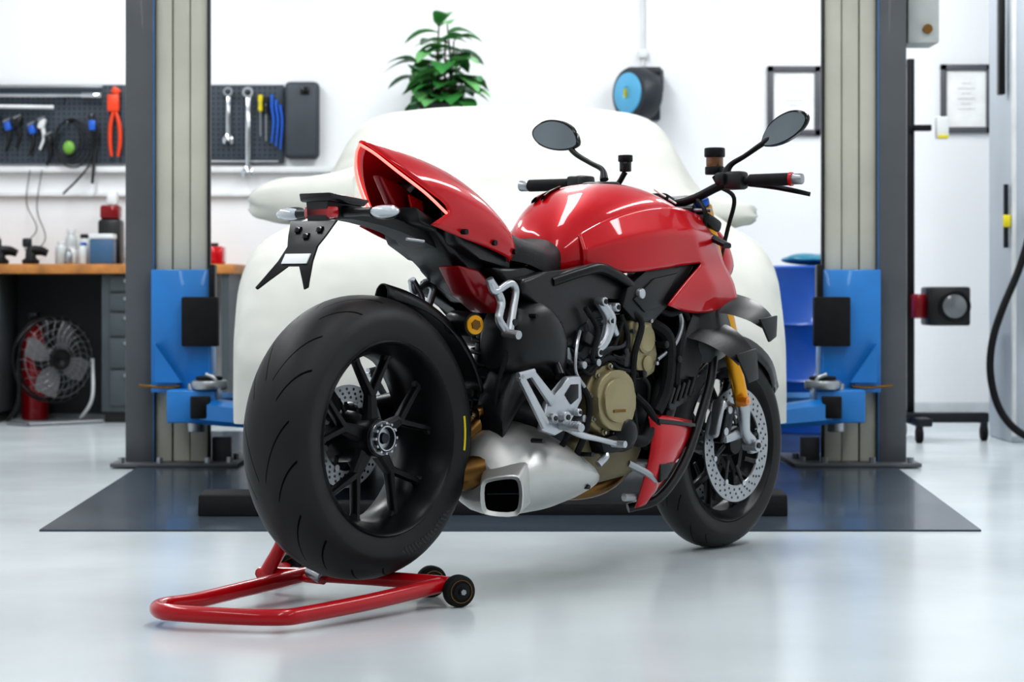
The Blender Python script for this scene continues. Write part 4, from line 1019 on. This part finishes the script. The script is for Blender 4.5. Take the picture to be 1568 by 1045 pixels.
# ------------------------------------------------------------------ right side
g = G('oil_drum'); g.lathe((1.60, 11.6, 0), (0, 0, 1), [(0, .27), (.01, .28), (.26, .28), (.275, .29), (.29, .28), (.55, .28), (.565, .29), (.58, .28), (.84, .28), (.86, .285), (.87, .27), (.86, .26), (.86, 0)], BARREL, 48); g.done()
g = G('plastic_bag'); g.ell((1.60, 11.55, .901), (.20, .18, .03), TEAL, 24, 12); g.ell((1.52, 11.5, .905), (.10, .10, .03), TEAL, 18, 10); g.done()
HE = empty('headlight_tester', (2.0, 11.0, 0))
g = G('tester_stand', HE, world=True)
g.box((1.975, 11.0, 1.0), (.035, .05, 1.78), BLKM, bev=.004); g.box((1.955, 11.0, 1.0), (.012, .03, 1.7), STEEL)
g.box((2.14, 10.95, .115), (.42, .06, .05), GREYM, bev=.008); g.box((2.0, 11.0, .10), (.08, .50, .04), GREYM, bev=.008)
for x, y in ((1.98, 10.78), (2.33, 10.95), (1.98, 11.24)):
    g.lathe((x, y, .04), (1, 0, 0), [(-.015, .02), (-.015, .036), (-.01, .04), (.01, .04), (.015, .036), (.015, .02)], RUB, 24); g.box((x, y, .085), (.03, .05, .04), GREYM, bev=.004)
g.done()
g = G('tester_head', HE, world=True)
g.box((2.13, 10.9, .665), (.20, .24, .19), BLK, bev=.012); g.box((2.0, 10.92, .665), (.06, .12, .12), REDD, bev=.008)
g.lathe((2.15, 10.776, .665), (0, -1, 0), [(0, .078), (.012, .078), (.014, .07), (.008, .066)], BLKM, 32); g.lathe((2.15, 10.776, .665), (0, -1, 0), [(.006, .066), (.010, .05), (.013, 0)], mat('lens_glass', '6f7376', .12, .3, .6), 32)
g.box((2.02, 10.96, 1.545), (.10, .05, .03), BLKM, bev=.004); g.box((2.125, 10.96, 1.545), (.06, .05, .11), WHPL, bev=.006); g.box((2.125, 10.93, 1.50), (.05, .01, .015), YEL)
g.done()
g = G('control_box'); g.box((1.745, 9.50, 1.97), (.135, .20, .36), mat('box_cream_grey', 'b4b8b6', .5), bev=.012); g.cyl((1.76, 9.40, 1.85), (1.76, 9.38, 1.85), .02, BRASS, seg=20); g.box((1.675, 9.50, 1.97), (.03, .08, .3), DGREY); g.done()
SC = empty('service_pillar', (2.68, 11.0, 0))
g = G('pillar_body', SC, world=True)
g.box((2.70, 11.05, 1.63), (.54, .5, 3.26), mat('pillar_paint', 'b9c1c9', .5, 0, 0, 2, .04), bev=.01); g.box((2.44, 10.78, 1.63), (.02, .03, 3.2), WHPL, bev=.003)
g.box((2.395, 10.86, 1.95), (.03, .06, .5), BLKM, bev=.004); g.box((2.56, 10.77, .60), (.09, .06, .26), BLK, bev=.01); g.cyl((2.535, 10.74, .66), (2.535, 10.73, .66), .015, YEL)
g.cyl((2.41, 10.82, .95), (2.41, 10.82, 1.26), .012, GREYM); g.box((2.41, 10.80, 1.08), (.035, .03, .06), YEL, bev=.005)
g.done()
g = G('air_hose', SC, world=True)
g.tube([(2.52, 10.74, 1.08), (2.50, 10.70, 1.02), (2.44, 10.68, .84), (2.36, 10.66, .66), (2.31, 10.66, .50), (2.30, 10.66, .34), (2.34, 10.66, .18), (2.42, 10.62, .07), (2.55, 10.6, .02), (2.8, 10.6, .02)], .018, RUB, 12)
g.box((2.525, 10.75, 1.08), (.03, .05, .05), BLK, bev=.005)
g.done()

# ------------------------------------------------------------------ camera
cam = bpy.data.cameras.new('camera'); co = bpy.data.objects.new('camera', cam); COL.objects.link(co); scn.camera = co
co.location = (0, 0, .745); co.rotation_euler = (pi/2, 0, 0)
cam.sensor_width = 36; cam.lens = 77.96; cam.shift_y = -.05
cam.dof.use_dof = True; cam.dof.focus_distance = 5.5; cam.dof.aperture_fstop = 5.6
cam.clip_end = 60
